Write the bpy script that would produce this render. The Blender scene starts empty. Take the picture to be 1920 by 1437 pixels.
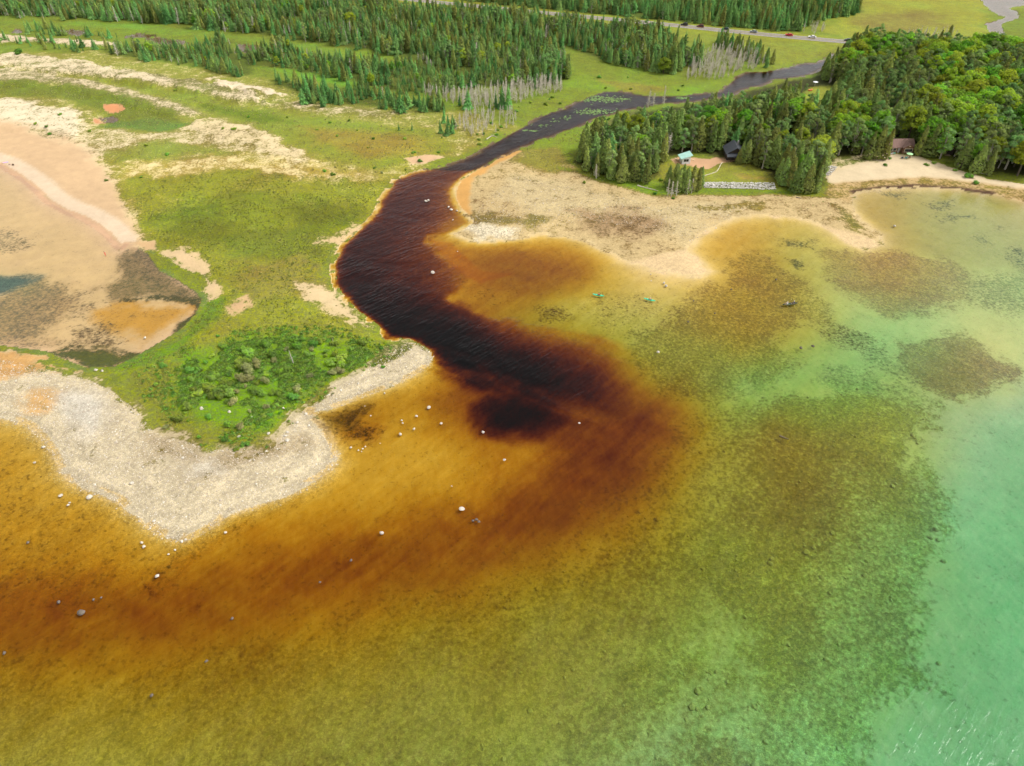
import bpy, bmesh, math, random
import numpy as np
from mathutils import Vector, Matrix
R = math.radians
SC = bpy.context.scene
COL = SC.collection

# ---------------------------------------------------------------- camera, sky, sun, exposure
CAM_H, PITCH, FPX, CX, CY = 120.0, R(40.8), 1297.0, 960.0, 718.5
cd = bpy.data.cameras.new('camera'); cam = bpy.data.objects.new('camera', cd); COL.objects.link(cam)
cam.location = (0, 0, CAM_H); cam.rotation_euler = (R(90) - PITCH, 0, 0)
cd.sensor_width = 36; cd.lens = 36 * FPX / 1920; cd.clip_start = 1; cd.clip_end = 30000
SC.camera = cam
SUN_AZ, SUN_EL = R(88), R(52)          # azimuth from +Y towards +X
wd = bpy.data.worlds.new('World'); SC.world = wd; wd.use_nodes = True
wn, wl = wd.node_tree.nodes, wd.node_tree.links
bg = wn['Background']
sky = wn.new('ShaderNodeTexSky'); sky.sky_type = 'NISHITA'; sky.sun_disc = False
sky.sun_elevation = SUN_EL; sky.sun_rotation = SUN_AZ; sky.dust_density = 3.0; sky.air_density = 1.0; sky.ozone_density = 1.0
hs = wn.new('ShaderNodeHueSaturation'); hs.inputs['Saturation'].default_value = 0.03
wl.new(sky.outputs[0], hs.inputs['Color']); wl.new(hs.outputs[0], bg.inputs['Color'])
bg.inputs['Strength'].default_value = 0.15
sl = bpy.data.lights.new('sun', 'SUN'); sl.energy = 1.35; sl.angle = R(12); sl.color = (1, .95, .87)
so = bpy.data.objects.new('sun', sl); COL.objects.link(so)
sd_ = Vector((math.sin(SUN_AZ) * math.cos(SUN_EL), math.cos(SUN_AZ) * math.cos(SUN_EL), math.sin(SUN_EL)))
so.rotation_euler = (-sd_).to_track_quat('-Z', 'Y').to_euler(); so.location = (0, 0, 300)
SC.view_settings.view_transform = 'Standard'; SC.view_settings.look = 'None'
SC.view_settings.exposure = 0.72; SC.view_settings.gamma = 1
SC.render.engine = 'CYCLES'
SC.cycles.transparent_max_bounces = 8; SC.cycles.max_bounces = 4; SC.cycles.diffuse_bounces = 2; SC.cycles.glossy_bounces = 2; SC.cycles.transmission_bounces = 2
SC.cycles.use_adaptive_sampling = True; SC.cycles.adaptive_threshold = .03
SC.cycles.use_denoising = True

# ---------------------------------------------------------------- helpers
st_, ct_ = math.sin(PITCH), math.cos(PITCH)
def P(px, py, z=0.0):
    """ground point seen at a pixel of the photograph (survey helper)"""
    u, v = (px - CX) / FPX, (py - CY) / FPX
    t = (CAM_H - z) / (st_ + v * ct_)
    return (t * u, t * (ct_ - v * st_))
def PIX(x, y, z=0.0):
    d = y * ct_ + (CAM_H - z) * st_
    return CX + FPX * x / d, CY - FPX * (y * st_ - (CAM_H - z) * ct_) / d
def PW(pts, z=0.0):
    return np.array([P(a, b, z) for a, b in pts])
def L(r, g, b, k=0.72):
    return tuple(k * (((c / 255 + .055) / 1.055) ** 2.4 if c > 10 else c / 255 / 12.92) for c in (r, g, b))

def _h(ix, iy, seed):
    n = (ix.astype(np.int64) * 374761393 + iy.astype(np.int64) * 668265263 + seed * 1442695041) & 0xFFFFFFFF
    n = ((n ^ (n >> 13)) * 1274126177) & 0xFFFFFFFF
    n = ((n ^ (n >> 16)) * 2246822519) & 0xFFFFFFFF
    return (n ^ (n >> 15)).astype(np.float64) / 4294967295.0
def vnoise(x, y, seed=0):
    ix, iy = np.floor(x), np.floor(y); fx, fy = x - ix, y - iy
    fx = fx * fx * (3 - 2 * fx); fy = fy * fy * (3 - 2 * fy)
    a, b, c, d = _h(ix, iy, seed), _h(ix + 1, iy, seed), _h(ix, iy + 1, seed), _h(ix + 1, iy + 1, seed)
    return (a * (1 - fx) + b * fx) * (1 - fy) + (c * (1 - fx) + d * fx) * fy
def fbm(x, y, scale, octv=4, seed=0):
    s, amp, tot = 0, 1, 0
    x, y = x / scale, y / scale
    for o in range(octv):
        s = s + amp * vnoise(x, y, seed + o * 17); tot += amp; amp *= .55
        x, y = x * 2.03 + 11.3, y * 2.03 - 7.7
    return s / tot
def smooth(a, b, x):
    t = np.clip((x - a) / (b - a), 0, 1); return t * t * (3 - 2 * t)
def sdf(poly, X, Y, margin=60.0):
    """signed distance in metres to a polygon, positive inside"""
    out = np.full(X.shape, -margin)
    lo, hi = poly.min(0) - margin, poly.max(0) + margin
    m = (X > lo[0]) & (X < hi[0]) & (Y > lo[1]) & (Y < hi[1])
    x, y = X[m], Y[m]
    d2 = np.full(x.shape, 1e18); ins = np.zeros(x.shape, bool)
    for i in range(len(poly)):
        ax, ay = poly[i - 1]; bx, by = poly[i]
        ex, ey = bx - ax, by - ay; l2 = ex * ex + ey * ey
        if l2 < 1e-9: continue
        t = np.clip(((x - ax) * ex + (y - ay) * ey) / l2, 0, 1)
        d2 = np.minimum(d2, (x - ax - t * ex) ** 2 + (y - ay - t * ey) ** 2)
        if ay != by:
            ins ^= ((ay > y) != (by > y)) & (x < (bx - ax) * (y - ay) / (by - ay) + ax)
    d = np.sqrt(d2); out[m] = np.maximum(np.where(ins, d, -d), -margin)
    return out
def dline(pts, X, Y):
    d2 = np.full(X.shape, 1e18)
    for i in range(1, len(pts)):
        ax, ay = pts[i - 1]; ex, ey = pts[i][0] - ax, pts[i][1] - ay
        t = np.clip(((X - ax) * ex + (Y - ay) * ey) / (ex * ex + ey * ey), 0, 1)
        d2 = np.minimum(d2, (X - ax - t * ex) ** 2 + (Y - ay - t * ey) ** 2)
    return np.sqrt(d2)

# ---------------------------------------------------------------- shoreline survey (photo pixels -> metres)
LEFT_BANK = [(1575,97),(1568,99),(1550,108),(1532,118),(1500,120),(1470,128),(1440,133),(1400,137),(1375,147),(1362,160),(1350,172),(1310,177),(1255,180),(1215,180),(1160,172),(1130,172),(1100,182),(1085,190),
 (1060,203),(1030,211),(1000,226),(975,240),(955,250),(935,262),(915,275),(890,290),(860,303),(835,311),(800,318),(765,328),(738,338),(730,352),(722,362),
 (712,376),(708,392),(700,405),(688,417),(672,430),(660,440),(648,452),(640,465),(630,480),(625,495),(624,510),(627,530),(636,550),(652,570),(670,587),
 (690,600),(715,620),(726,633),(745,637),(765,640),(785,648),(800,659),(805,672),(799,684),(780,699),(750,714),(720,727),(690,739),(650,755),(612,766),
 (578,769),(590,785),(608,803),(621,825),(630,848),(627,868),(612,884),(585,900),(560,914),(530,929),(490,939),(455,950),(428,961),(402,983),(376,998),
 (352,1010),(328,1004),(298,998),(280,984),(263,964),(240,950),(224,936),(195,923),(160,909),(132,896),(116,880),(104,852),(80,818),(58,797),(34,786),(0,780),(-120,770),(-700,720)]
RIGHT_BANK = [(2600,520),(2200,440),(2000,398),(1920,381),(1890,372),(1850,362),(1800,357),(1720,352),(1660,354),(1612,361),(1592,373),(1596,390),(1610,410),(1627,425),(1650,440),
 (1652,456),(1622,466),(1592,456),(1562,433),(1520,415),(1470,407),(1420,404),(1380,409),(1342,424),(1312,445),(1292,470),(1310,488),(1332,508),(1318,518),
 (1290,519),(1250,513),(1210,503),(1172,490),(1140,472),(1100,452),(1060,442),(1010,440),(960,449),(920,455),(880,452),(862,445),(842,440),(868,428),(884,416),
 (876,405),(862,393),(852,378),(850,360),(858,345),(875,328),(900,318),(925,302),(950,290),(978,277),(1010,264),(1050,252),(1085,238),(1120,222),(1170,208),
 (1215,200),(1250,195),(1300,191),(1340,186),(1376,178),(1395,168),(1425,162),(1455,150),(1500,146),(1520,140),(1545,128),(1562,118),(1574,104),(1578,99)]
lake_poly = np.concatenate([PW(LEFT_BANK), np.array([(-9000., 200.), (-9000., -3000.), (9000., -3000.), (9000., 200.)]), PW(RIGHT_BANK)])
bay_poly = PW([(-700,250),(-150,262),(0,312),(30,330),(60,352),(88,380),(120,398),(150,409),(180,426),(200,442),(212,456),(226,470),(236,460),(262,462),(282,474),(304,505),(340,524),(372,545),(386,560),
 (372,590),(345,618),(310,640),(255,672),(215,692),(160,694),(110,676),(80,662),(40,657),(0,652),(-120,648),(-700,640)])
far_river = PW([(1832,-25),(1842,8),(1862,24),(1884,32),(1870,40),(1848,45),(1850,56),(1858,68),(1852,79),(1868,80),(1884,70),(1878,58),(1882,45),(1898,38),(1915,34),(1904,22),(1890,14),(1940,10),(2050,5),(2050,-25)])
PONDS = [PW(p) for p in (
 [(275,74),(300,71),(345,77),(352,84),(330,86),(290,82)],
 [(440,85),(462,82),(490,88),(492,98),(475,104),(455,96)],
 [(112,57),(140,55),(158,60),(152,70),(135,66)],
 [(22,58),(36,56),(42,62),(28,64)],
 [(228,68),(260,64),(300,66),(280,71),(240,72)],
 [(190,222),(205,219),(220,225),(212,231),(198,229)])]

# tessellation of the terrain: rows along the shore, columns widening with distance
def wid(y): return np.maximum(75 + .66 * y, 60)
def make_rows(n):
    v = np.linspace(860, -745, n) / FPX
    t = CAM_H / (st_ + v * ct_); y = t * (ct_ - v * st_)
    return np.concatenate([[-3000., -600., -120., 0., 20.], y, [660., 740., 900., 1400., 3000., 7000.]])
def make_cols(n):
    o = np.array([1.05, 1.14, 1.3, 1.7, 3., 8., 25.])
    return np.concatenate([-o[::-1], np.linspace(-1, 1, n), o])
def grid(nr, nc):
    ys, ss = make_rows(nr), make_cols(nc)
    Y = np.repeat(ys[:, None], len(ss), 1); X = ss[None, :] * wid(ys)[:, None]
    return ys, ss, X, Y
def grid_mesh(name, X, Y, Z):
    nr, nc = X.shape
    me = bpy.data.meshes.new(name)
    i = np.arange((nr - 1) * (nc - 1)); r, c = i // (nc - 1), i % (nc - 1)
    a = r * nc + c
    f = np.stack([a, a + 1, a + nc + 1, a + nc], 1).astype(np.int32)
    me.vertices.add(nr * nc); me.vertices.foreach_set('co', np.stack([X, Y, Z], -1).astype(np.float32).ravel())
    me.loops.add(f.size); me.loops.foreach_set('vertex_index', f.ravel())
    me.polygons.add(len(f)); me.polygons.foreach_set('loop_start', np.arange(0, f.size, 4, dtype=np.int32))
    me.polygons.foreach_set('use_smooth', np.ones(len(f), bool))
    me.update(calc_edges=True)
    return me
def add_attr(me, name, rgb, a=None):
    at = me.attributes.new(name, 'FLOAT_COLOR', 'POINT')
    n = len(me.vertices); d = np.ones((n, 4), np.float32)
    d[:, :3] = rgb.reshape(n, 3)
    if a is not None: d[:, 3] = a.ravel()
    at.data.foreach_set('color', d.ravel())
def tag(o, label=None, cat=None, group=None, kind=None):
    if label: o['label'] = label
    if cat: o['category'] = cat
    if group: o['group'] = group
    if kind: o['kind'] = kind
    return o
def new(name, me, parent=None, loc=None):
    o = bpy.data.objects.new(name, me); COL.objects.link(o)
    if parent: o.parent = parent
    if loc is not None: o.location = loc
    return o

def waterdist(X, Y):
    wob = (fbm(X, Y, 6, 3, 5) - .5) * 2.0
    s = sdf(lake_poly, X, Y, 80) + wob
    s = np.maximum(s, sdf(bay_poly, X, Y, 80) + wob)
    s = np.maximum(s, sdf(far_river, X, Y, 40) + wob)
    for p in PONDS: s = np.maximum(s, sdf(p, X, Y, 12) + wob * .5)
    return s
ROAD = [P(a, b) for a, b in [(560,-22),(700,-4),(800,6),(913,17),(1000,26),(1100,35.5),(1180,43),(1280,53),(1350,60.5),(1420,67.5),(1500,75),(1580,82),(1660,88),(1800,99),(2200,125)]]
RIVER_CORE = PW([(1580,95)] + LEFT_BANK[1:53] + [(785,658),(830,678),(880,694),(935,722),(985,745),(1040,762),(1100,768),(1165,768),(1212,756),(1208,738),(1195,712),(1170,672),(1120,640),(1050,622),
 (990,612),(930,596),(880,578),(845,560),(860,535),(905,520),(852,500),(830,480),(808,460),(802,442)] + RIGHT_BANK[41:])

# ---------------------------------------------------------------- terrain: height and cover
ys, ss, GX, GY = grid(640, 780)
SDW = waterdist(GX, GY)                                   # >0 in water
n_big, n_mid, n_sm = fbm(GX, GY, 60, 4, 1), fbm(GX, GY, 14, 4, 2), fbm(GX, GY, 3, 3, 3)
land = .9 * (1 - np.exp(np.minimum(SDW, 0) / 7)) + smooth(0, 25, -SDW) * ((n_mid - .45) * .9 + (n_big - .5) * .8 + (n_sm - .5) * .18)
wet = np.clip(SDW, 0, None)
GZ = np.where(SDW < 0, np.maximum(land, .05 * smooth(0, 2, -SDW)), -np.minimum(.09 * wet, .35 + .012 * wet).clip(0, 1.6))
shp = GX.shape
soil = np.empty(shp + (3,)); soil[:] = L(196,178,128)
veg = np.empty(shp + (3,)); veg[:] = L(120,140,50)
cov = np.full(shp, .9); grav = np.zeros(shp)
WARP = (fbm(GX, GY, 10, 4, 21) - .5) * 2
WARPF = (fbm(GX, GY, 2.5, 3, 22) - .5) * 2
def paint(pts, soft=4, warp=4, so=None, ve=None, c=None, g=None, amt=1.0, where=None, bump=0, line=None):
    """blend ground cover into a surveyed patch (soft = edge width in metres)"""
    if line is not None:
        s = line - dline([P(a, b) for a, b in pts], GX, GY)
    else:
        s = sdf(PW(pts), GX, GY, 30 + soft)
    s = s + WARP * warp + WARPF * warp * .35
    m = smooth(-soft / 2, soft / 2, s) * amt
    if where is not None: m = m * where
    if so is not None: soil[:] = soil + (np.array(L(*so)) - soil) * m[..., None]
    if ve is not None: veg[:] = veg + (np.array(L(*ve)) - veg) * m[..., None]
    if c is not None: cov[:] = cov + (c - cov) * m
    if g is not None: grav[:] = grav + (g - grav) * m
    if bump: GZ[:] = GZ + bump * m
isl = (SDW < .3).astype(float)
isw = (SDW > 0).astype(float)
# --- far country
paint([(1040,-80),(1140,-10),(1600,20),(1850,20),(2400,20),(2400,-300),(1000,-300)], 20, 8, (150,140,80), (142,152,58), .97)
paint([(1600,-10),(1850,-5),(1845,60),(1870,85),(1790,75),(1700,70),(1590,75),(1540,60),(1560,35)], 14, 8, (150,140,80), (146,152,56), .98)
paint([(1610,30),(1750,25),(1780,50),(1690,65),(1600,55)], 14, 8, None, (140,136,62), .97)
paint([(1220,-6),(1260,-8),(1305,-3),(1300,5),(1255,7)], 4, 3, (85,55,35), (90,58,38), .9)
paint([(1120,45),(1300,58),(1500,80),(1590,90),(1560,105),(1480,125),(1440,128),(1360,90),(1260,75)], 10, 6, None, (134,146,56), .97)
paint([(1060,120),(1120,150),(1210,155),(1310,165),(1310,176),(1210,178),(1160,170),(1090,172),(1050,165)], 5, 4, None, (122,150,50), 1)
paint([(1120,152),(1200,158),(1250,168),(1210,177),(1150,168)], 4, 3, None, (142,142,60), 1)
paint([(-300,34),(130,44),(300,48),(420,66),(560,84),(640,96),(760,110),(700,118),(600,104),(480,80),(330,66),(150,50),(-300,48)], 5, 4, None, (118,150,56), 1)
paint([(480,126),(560,132),(660,152),(700,165),(640,165),(540,146)], 4, 3, None, (112,158,52), 1)
paint([(640,92),(700,100),(760,112),(700,122),(640,112)], 4, 3, None, (122,150,52), 1)
# --- left dunes and meadow
paint([(-400,100),(200,100),(500,150),(700,200),(880,215),(960,240),(900,275),(740,335),(640,440),(560,520),(250,440),(0,250),(-400,220)], 6, 6, (226,206,152), (148,152,66), .66, where=isl)
paint([(-300,66),(0,68),(80,76),(170,78),(230,88),(180,92),(90,84),(-300,80)], 3, 3, (226,204,168), None, .38, bump=1.2)
paint([(-300,92),(20,108),(140,118),(260,142),(380,160),(470,182),(520,203),(450,196),(340,172),(220,158),(120,142),(0,130),(-300,118)], 4, 5, (232,212,174), (142,142,80), .42, bump=1.8)
paint([(280,142),(380,158),(440,172),(470,185),(400,180),(330,165)], 3, 3, (214,194,155), (130,130,72), .62)
paint([(395,150),(430,153),(480,163),(530,182),(510,190),(450,176),(410,165)], 3, 5, (234,214,180), None, .34, bump=1)
paint([(480,180),(560,196),(660,206),(770,214),(720,222),(620,218),(540,210)], 3, 5, (226,206,165), (140,142,66), .6, bump=.6)
paint([(-300,120),(0,132),(130,148),(260,175),(350,200),(385,222),(320,222),(230,195),(100,165),(-300,160)], 5, 5, (226,206,168), (146,142,88), .52, bump=1.3)
paint([(150,148),(300,166),(450,200),(620,226),(800,246),(845,285),(720,318),(640,310),(540,280),(420,225),(250,172)], 6, 4, (200,184,116), (132,146,56), .9)
paint([(560,240),(700,250),(820,265),(790,292),(680,296),(600,275)], 8, 5, None, (150,144,62), .97)
paint([(380,200),(470,210),(560,235),(500,235),(420,220)], 5, 3, None, (108,130,42), 1)
paint([(-300,160),(60,158),(140,166),(250,190),(340,222),(366,246),(300,252),(190,243),(200,222),(110,184),(-300,182)], 4, 4, (190,160,110), (116,130,50), .93)
paint([(200,232),(290,225),(350,236),(358,250),(290,253),(185,243)], 4, 2, None, (104,134,62), 1)
paint([(190,197),(225,198),(232,208),(210,215),(190,210)], 2, 1.5, (218,152,104), None, .02)
paint([(170,224),(190,220),(195,232),(175,236)], 2, 1.5, (210,150,105), None, .1)
paint([(-300,190),(60,192),(130,206),(180,238),(300,256),(420,224),(520,262),(615,332),(560,335),(450,292),(380,282),(300,292),(200,302),(100,282),(-300,262)], 5, 6, (228,208,164), (154,150,76), .5)
paint([(350,222),(420,235),(520,262),(600,325),(560,318),(480,285),(400,262)], 3, 4, (228,206,160), None, .42, bump=.7)
paint([(-300,175),(0,186),(80,200),(150,214),(160,240),(140,262),(80,250),(-300,225)], 4, 4, (238,220,184), (140,140,72), .33, bump=.7)
paint([(200,290),(320,265),(440,285),(520,320),(480,350),(330,345),(240,330)], 8, 6, None, (132,148,66), .82)
paint([(215,318),(320,300),(460,292),(600,312),(712,338),(690,362),(560,362),(430,372),(320,392),(250,392)], 7, 6, (232,210,150), (176,172,84), .5, where=isl)
paint([(300,400),(420,392),(520,405),(430,425),(330,425)], 8, 8, (222,200,140), (160,160,72), .62, where=isl)
# beach of the bay
BE = [(-400,215),(0,238),(70,252),(140,282),(190,330),(225,385),(268,440),(250,462),(228,476),(200,450),(120,402),(0,322),(-400,250)]
paint([(a + (14 if a > 100 else 4), b - (6 if a < 200 else 0)) for a, b in BE], 9, 5, (224,192,150), (150,146,76), .3, where=isl)
paint(BE, 5, 4, (216,182,140), (150,140,80), .05, where=(SDW < 2))
near_bay = sdf(bay_poly, GX, GY, 40)
bm = smooth(-8.5, -6, near_bay) * (1 - smooth(-2.2, -1.0, near_bay)) * (GX < P(250,460)[0]) * (GY > P(0,470)[1])
soil[:] = soil + (np.array(L(232,208,178)) - soil) * bm[..., None] * .85
bm = smooth(-1.6, -.4, near_bay) * (near_bay < .3) * (GX < P(240,460)[0]) * (GY > P(0,470)[1])
soil[:] = soil + (np.array(L(214,174,138)) - soil) * bm[..., None]
cov[:] = np.where((near_bay > -9) & (near_bay < 1) & (GX < P(225,460)[0]) & (GY > P(0,470)[1]), .01, cov)
# meadow of the west point
paint([(232,345),(300,330),(440,322),(560,340),(735,338),(712,395),(650,440),(600,470),(590,520),(625,565),(700,622),(740,642),(640,650),(520,640),(400,650),(300,690),(190,705),(320,640),(380,585),(400,560),(380,500),(300,468),(262,440)], 6, 5, (208,186,124), (134,148,52), .8, where=isl)
paint([(300,395),(460,370),(600,380),(690,395),(640,440),(520,470),(400,470),(300,440)], 10, 8, None, (104,124,38), .88, where=isl)
paint([(430,380),(560,380),(540,430),(450,430)], 8, 8, None, (124,144,44), .95, where=isl)
paint([(480,440),(600,440),(650,445),(600,490),(520,500),(440,480)], 8, 8, (206,186,130), (112,130,46), .84, where=isl)
paint([(450,500),(560,490),(630,540),(560,570),(470,550)], 8, 8, (196,170,118), (134,136,62), .84, where=isl)
paint([(560,535),(625,545),(650,575),(700,612),(690,625),(640,596),(575,562)], 5, 4, (220,194,148), None, .2, where=isl)
paint([(590,455),(640,438),(665,425),(690,412),(680,432),(650,455),(636,475),(618,462)], 5, 4, (218,188,140), None, .3, where=isl)
paint([(310,474),(350,466),(372,488),(400,530),(410,552),(400,572),(394,548),(368,512),(330,494)], 3, 2.5, (220,190,145), None, .08)
paint([(425,572),(460,562),(470,578),(440,592)], 3, 2, (206,170,125), None, .3)
paint([(255,455),(292,452),(295,470),(270,470)], 2.5, 2, (215,178,130), None, .2)
paint([(560,330),(625,310),(700,330),(650,345),(590,340)], 5, 6, (220,196,145), None, .6, where=isl)
paint([(760,300),(800,294),(835,297),(800,308),(770,310)], 2.5, 1.5, (218,180,138), None, .12, where=isl)
paint([(205,690),(330,640),(395,570),(420,560),(400,610),(340,660),(240,705)], 3, 2, None, (100,140,42), 1, where=isl)
# bushes' herb floor
paint([(330,688),(430,640),(560,628),(690,640),(716,664),(700,690),(600,726),(545,768),(500,808),(430,820),(320,772)], 7, 6, (150,150,60), (104,156,34), .97)
paint([(230,700),(330,690),(320,780),(440,832),(540,812),(552,780),(520,850),(420,860),(300,810)], 4, 3, (186,168,120), (122,136,52), .82, where=isl)
# gravel of the point
GR = [(-300,668),(0,668),(90,690),(160,706),(215,730),(265,770),(300,812),(400,842),(500,842),(545,790),(556,775),(600,745),(680,695),(720,668),(760,640),(790,640),(822,665),(815,700),(592,786),(655,850),(620,925),(440,1000),(335,1050),(240,1000),(90,910),(30,815),(-300,815)]
paint(GR, 4, 3, (214,197,162), (140,140,70), .06, .6, where=(SDW < 1.5))
paint([(-300,665),(0,668),(110,678),(150,695),(90,700),(30,712),(-300,735)], 3, 3, (206,160,98), None, .03, .3, where=(SDW < 1))
paint([(40,742),(80,735),(115,745),(85,770),(45,772)], 4, 3, (212,170,110), None, .02, .2, where=(SDW < 1))
paint([(120,745),(170,738),(200,755),(205,800),(170,830),(140,800)], 5, 3, (218,208,188), None, .05, .5)
paint([(230,795),(300,812),(400,845),(520,830),(560,825),(600,850),(480,885),(380,900),(280,865)], 6, 5, (186,166,130), (134,128,72), .35, .5)
paint([(345,870),(400,868),(420,890),(360,895)], 4, 3, (216,204,180), None, .1, .5)
paint([(700,660),(750,640),(780,645),(770,668),(720,690),(690,690)], 2.5, 2, (190,174,130), (104,118,50), .62, .8, where=isl)
bandn = fbm(GX, GY, 9, 3, 61)
onbar = smooth(-2, 2, sdf(PW(GR), GX, GY, 20)) * (SDW < .5)
bars = 1 + .10 * np.sin(SDW * 1.15 + bandn * 9) - .12 * np.exp(-((SDW + .7) / .8) ** 2) - .16 * np.exp(-((SDW + 6 + bandn * 5) / .7) ** 2) * (fbm(GX, GY, 5, 3, 62) > .45)
soil[:] = soil * (1 + (bars - 1) * onbar)[..., None]
cov[:] = cov + onbar * .3 * (fbm(GX, GY, 4, 3, 63) > .66) * (SDW < -3)
# --- east shore
paint([(980,270),(1060,245),(1110,225),(1180,205),(1280,195),(1120,262),(1072,300),(1080,320),(1050,310),(1030,285)], 4, 3, None, (122,150,46), .99, where=isl)
paint([(1090,245),(1180,212),(1220,205),(1130,250)], 3, 2, None, (108,116,60), 1, where=isl)
paint([(850,345),(950,290),(1040,283),(1062,312),(1130,342),(1230,372),(1320,365),(1450,365),(1540,370),(1600,375),(1660,440),(1640,470),(1560,440),(1420,410),(1340,432),(1300,470),(1340,515),(1250,520),(1140,480),(1060,448),(960,455),(850,452),(800,442),(880,410)], 3, 3, (208,182,130), (158,144,82), .36, .4, where=isl)
paint([(985,285),(1045,280),(1060,312),(1040,330),(990,320),(960,305)], 6, 4, (196,176,120), (136,140,62), .8, .1, where=isl)
paint([(960,330),(1090,345),(1230,385),(1340,378),(1420,385),(1330,420),(1280,460),(1240,440),(1100,410),(1000,405),(940,370)], 8, 6, (208,186,138), (150,140,84), .3, .5, where=isl)
paint([(1080,400),(1200,395),(1250,425),(1190,450),(1090,425)], 8, 6, (176,146,106), (130,118,72), .45, .6, where=isl)
paint([(884,402),(960,408),(1030,412),(990,428),(900,425)], 4, 3, (170,150,100), (128,124,74), .72, .3, where=isl)
paint([(862,425),(920,422),(975,428),(965,446),(900,452)], 3, 3, (232,216,182), None, .04, 1, where=isl)
paint([(852,350),(880,325),(950,290),(975,285),(930,312),(890,335),(875,372),(882,402),(862,392)], 2.5, 2, (218,166,94), (140,130,60), .1, .1, where=isl)
paint([(1285,470),(1310,440),(1380,408),(1470,404),(1560,430),(1640,452),(1648,466),(1600,462),(1540,430),(1460,418),(1390,420),(1330,450),(1320,490),(1340,520),(1240,520),(1170,495)], 2.5, 1.5, (228,198,150), None, .02, .4, where=(SDW < 1))
paint([(1560,385),(1590,395),(1625,430),(1600,440),(1575,415)], 3, 2, None, (128,132,60), .6, .3, where=isl)
paint([(1300,390),(1440,378),(1440,392),(1330,402)], 3, 3, None, (140,136,62), .6, .4, where=isl)
paint([(1535,312),(1580,292),(1660,290),(1720,298),(1790,318),(1850,340),(2100,368),(2100,395),(1850,358),(1720,348),(1600,352),(1550,345)], 2.5, 2, (230,208,170), (136,140,62), .05, .1, where=isl)
paint([(1555,348),(1640,338),(1740,335),(1850,347),(2100,385),(2100,410),(1900,378),(1800,354),(1700,350),(1605,360),(1594,380),(1540,368)], 2.5, 1.5, (206,174,122), (146,140,66), .5, .2, where=isl)
paint([(1530,330),(1560,300),(1600,292),(1640,298),(1660,312),(1610,310),(1570,320)], 3, 2.5, (226,204,160), (120,136,56), .55)
paint([(1600,361),(1660,352),(1720,350),(1800,355),(1860,363)], 1.5, .8, (96,70,52), (80,66,44), .4, .2, line=1.6)
paint([(1225,310),(1300,300),(1420,300),(1470,350),(1450,350),(1320,345),(1240,345)], 3, 1.5, (196,172,110), (134,148,60), .93)
paint([(1380,330),(1420,335),(1440,342),(1390,340)], 3, 2, None, (160,150,80), .9)
paint([(1255,303),(1275,296),(1330,302),(1345,296),(1395,300),(1370,307),(1350,311),(1325,322),(1300,316),(1270,312)], 1.5, 1, (216,172,132), None, .02)
paint([(1050,318),(1120,342),(1230,368),(1320,366),(1470,368),(1540,372),(1540,362),(1450,358),(1310,356),(1240,345),(1120,332)], 3, 2, None, (112,148,44), .9, where=isl)
# forest floors
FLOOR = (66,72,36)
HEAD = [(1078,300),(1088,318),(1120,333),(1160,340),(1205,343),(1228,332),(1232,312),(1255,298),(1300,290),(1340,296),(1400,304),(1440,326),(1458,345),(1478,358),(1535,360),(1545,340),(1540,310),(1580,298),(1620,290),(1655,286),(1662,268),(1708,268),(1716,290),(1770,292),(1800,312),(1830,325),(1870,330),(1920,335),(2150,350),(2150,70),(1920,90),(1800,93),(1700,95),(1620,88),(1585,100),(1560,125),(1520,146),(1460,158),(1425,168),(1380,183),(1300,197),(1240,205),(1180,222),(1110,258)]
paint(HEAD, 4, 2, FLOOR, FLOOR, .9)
paint([(1475,224),(1492,190),(1525,168),(1570,164),(1600,172),(1570,196),(1545,212),(1505,228)], 3, 1.5, (170,150,80), (142,152,56), .98)
F1 = [(-200,26),(130,36),(340,45),(470,62),(640,90),(700,96),(760,112),(860,125),(1000,150),(1045,158),(1052,132),(1030,100),(1062,92),(1150,122),(1262,142),(1292,126),(1310,110),(1262,80),(1180,58),(1080,42),(900,25),(700,5),(500,-25),(-250,-40)]
F2 = [(820,-40),(860,2),(930,12),(1060,24),(1190,38),(1280,46),(1330,51),(1400,58),(1460,62),(1500,55),(1560,32),(1618,26),(1600,0),(1500,-30)]
F3A = [(195,100),(270,115),(350,122),(420,140),(440,150),(470,140),(478,126),(560,133),(640,150),(700,166),(760,178),(820,176),(900,168),(1000,165),(1050,158),(960,140),(860,122),(780,118),(700,122),(600,106),(520,92),(500,104),(440,100),(430,78),(400,72),(370,86),(330,90),(250,88)]
F3B = [(505,160),(560,178),(610,195),(690,203),(760,210),(830,212),(840,202),(760,185),(700,178),(640,170),(550,158),(520,150)]
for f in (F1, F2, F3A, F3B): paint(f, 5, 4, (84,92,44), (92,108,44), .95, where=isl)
# road verge
paint([(560,-22),(913,17),(1100,35.5),(1280,53),(1420,67.5),(1580,82),(1660,88),(1800,99)], 3, 1, (170,160,110), (140,152,52), .97, line=11)
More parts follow.
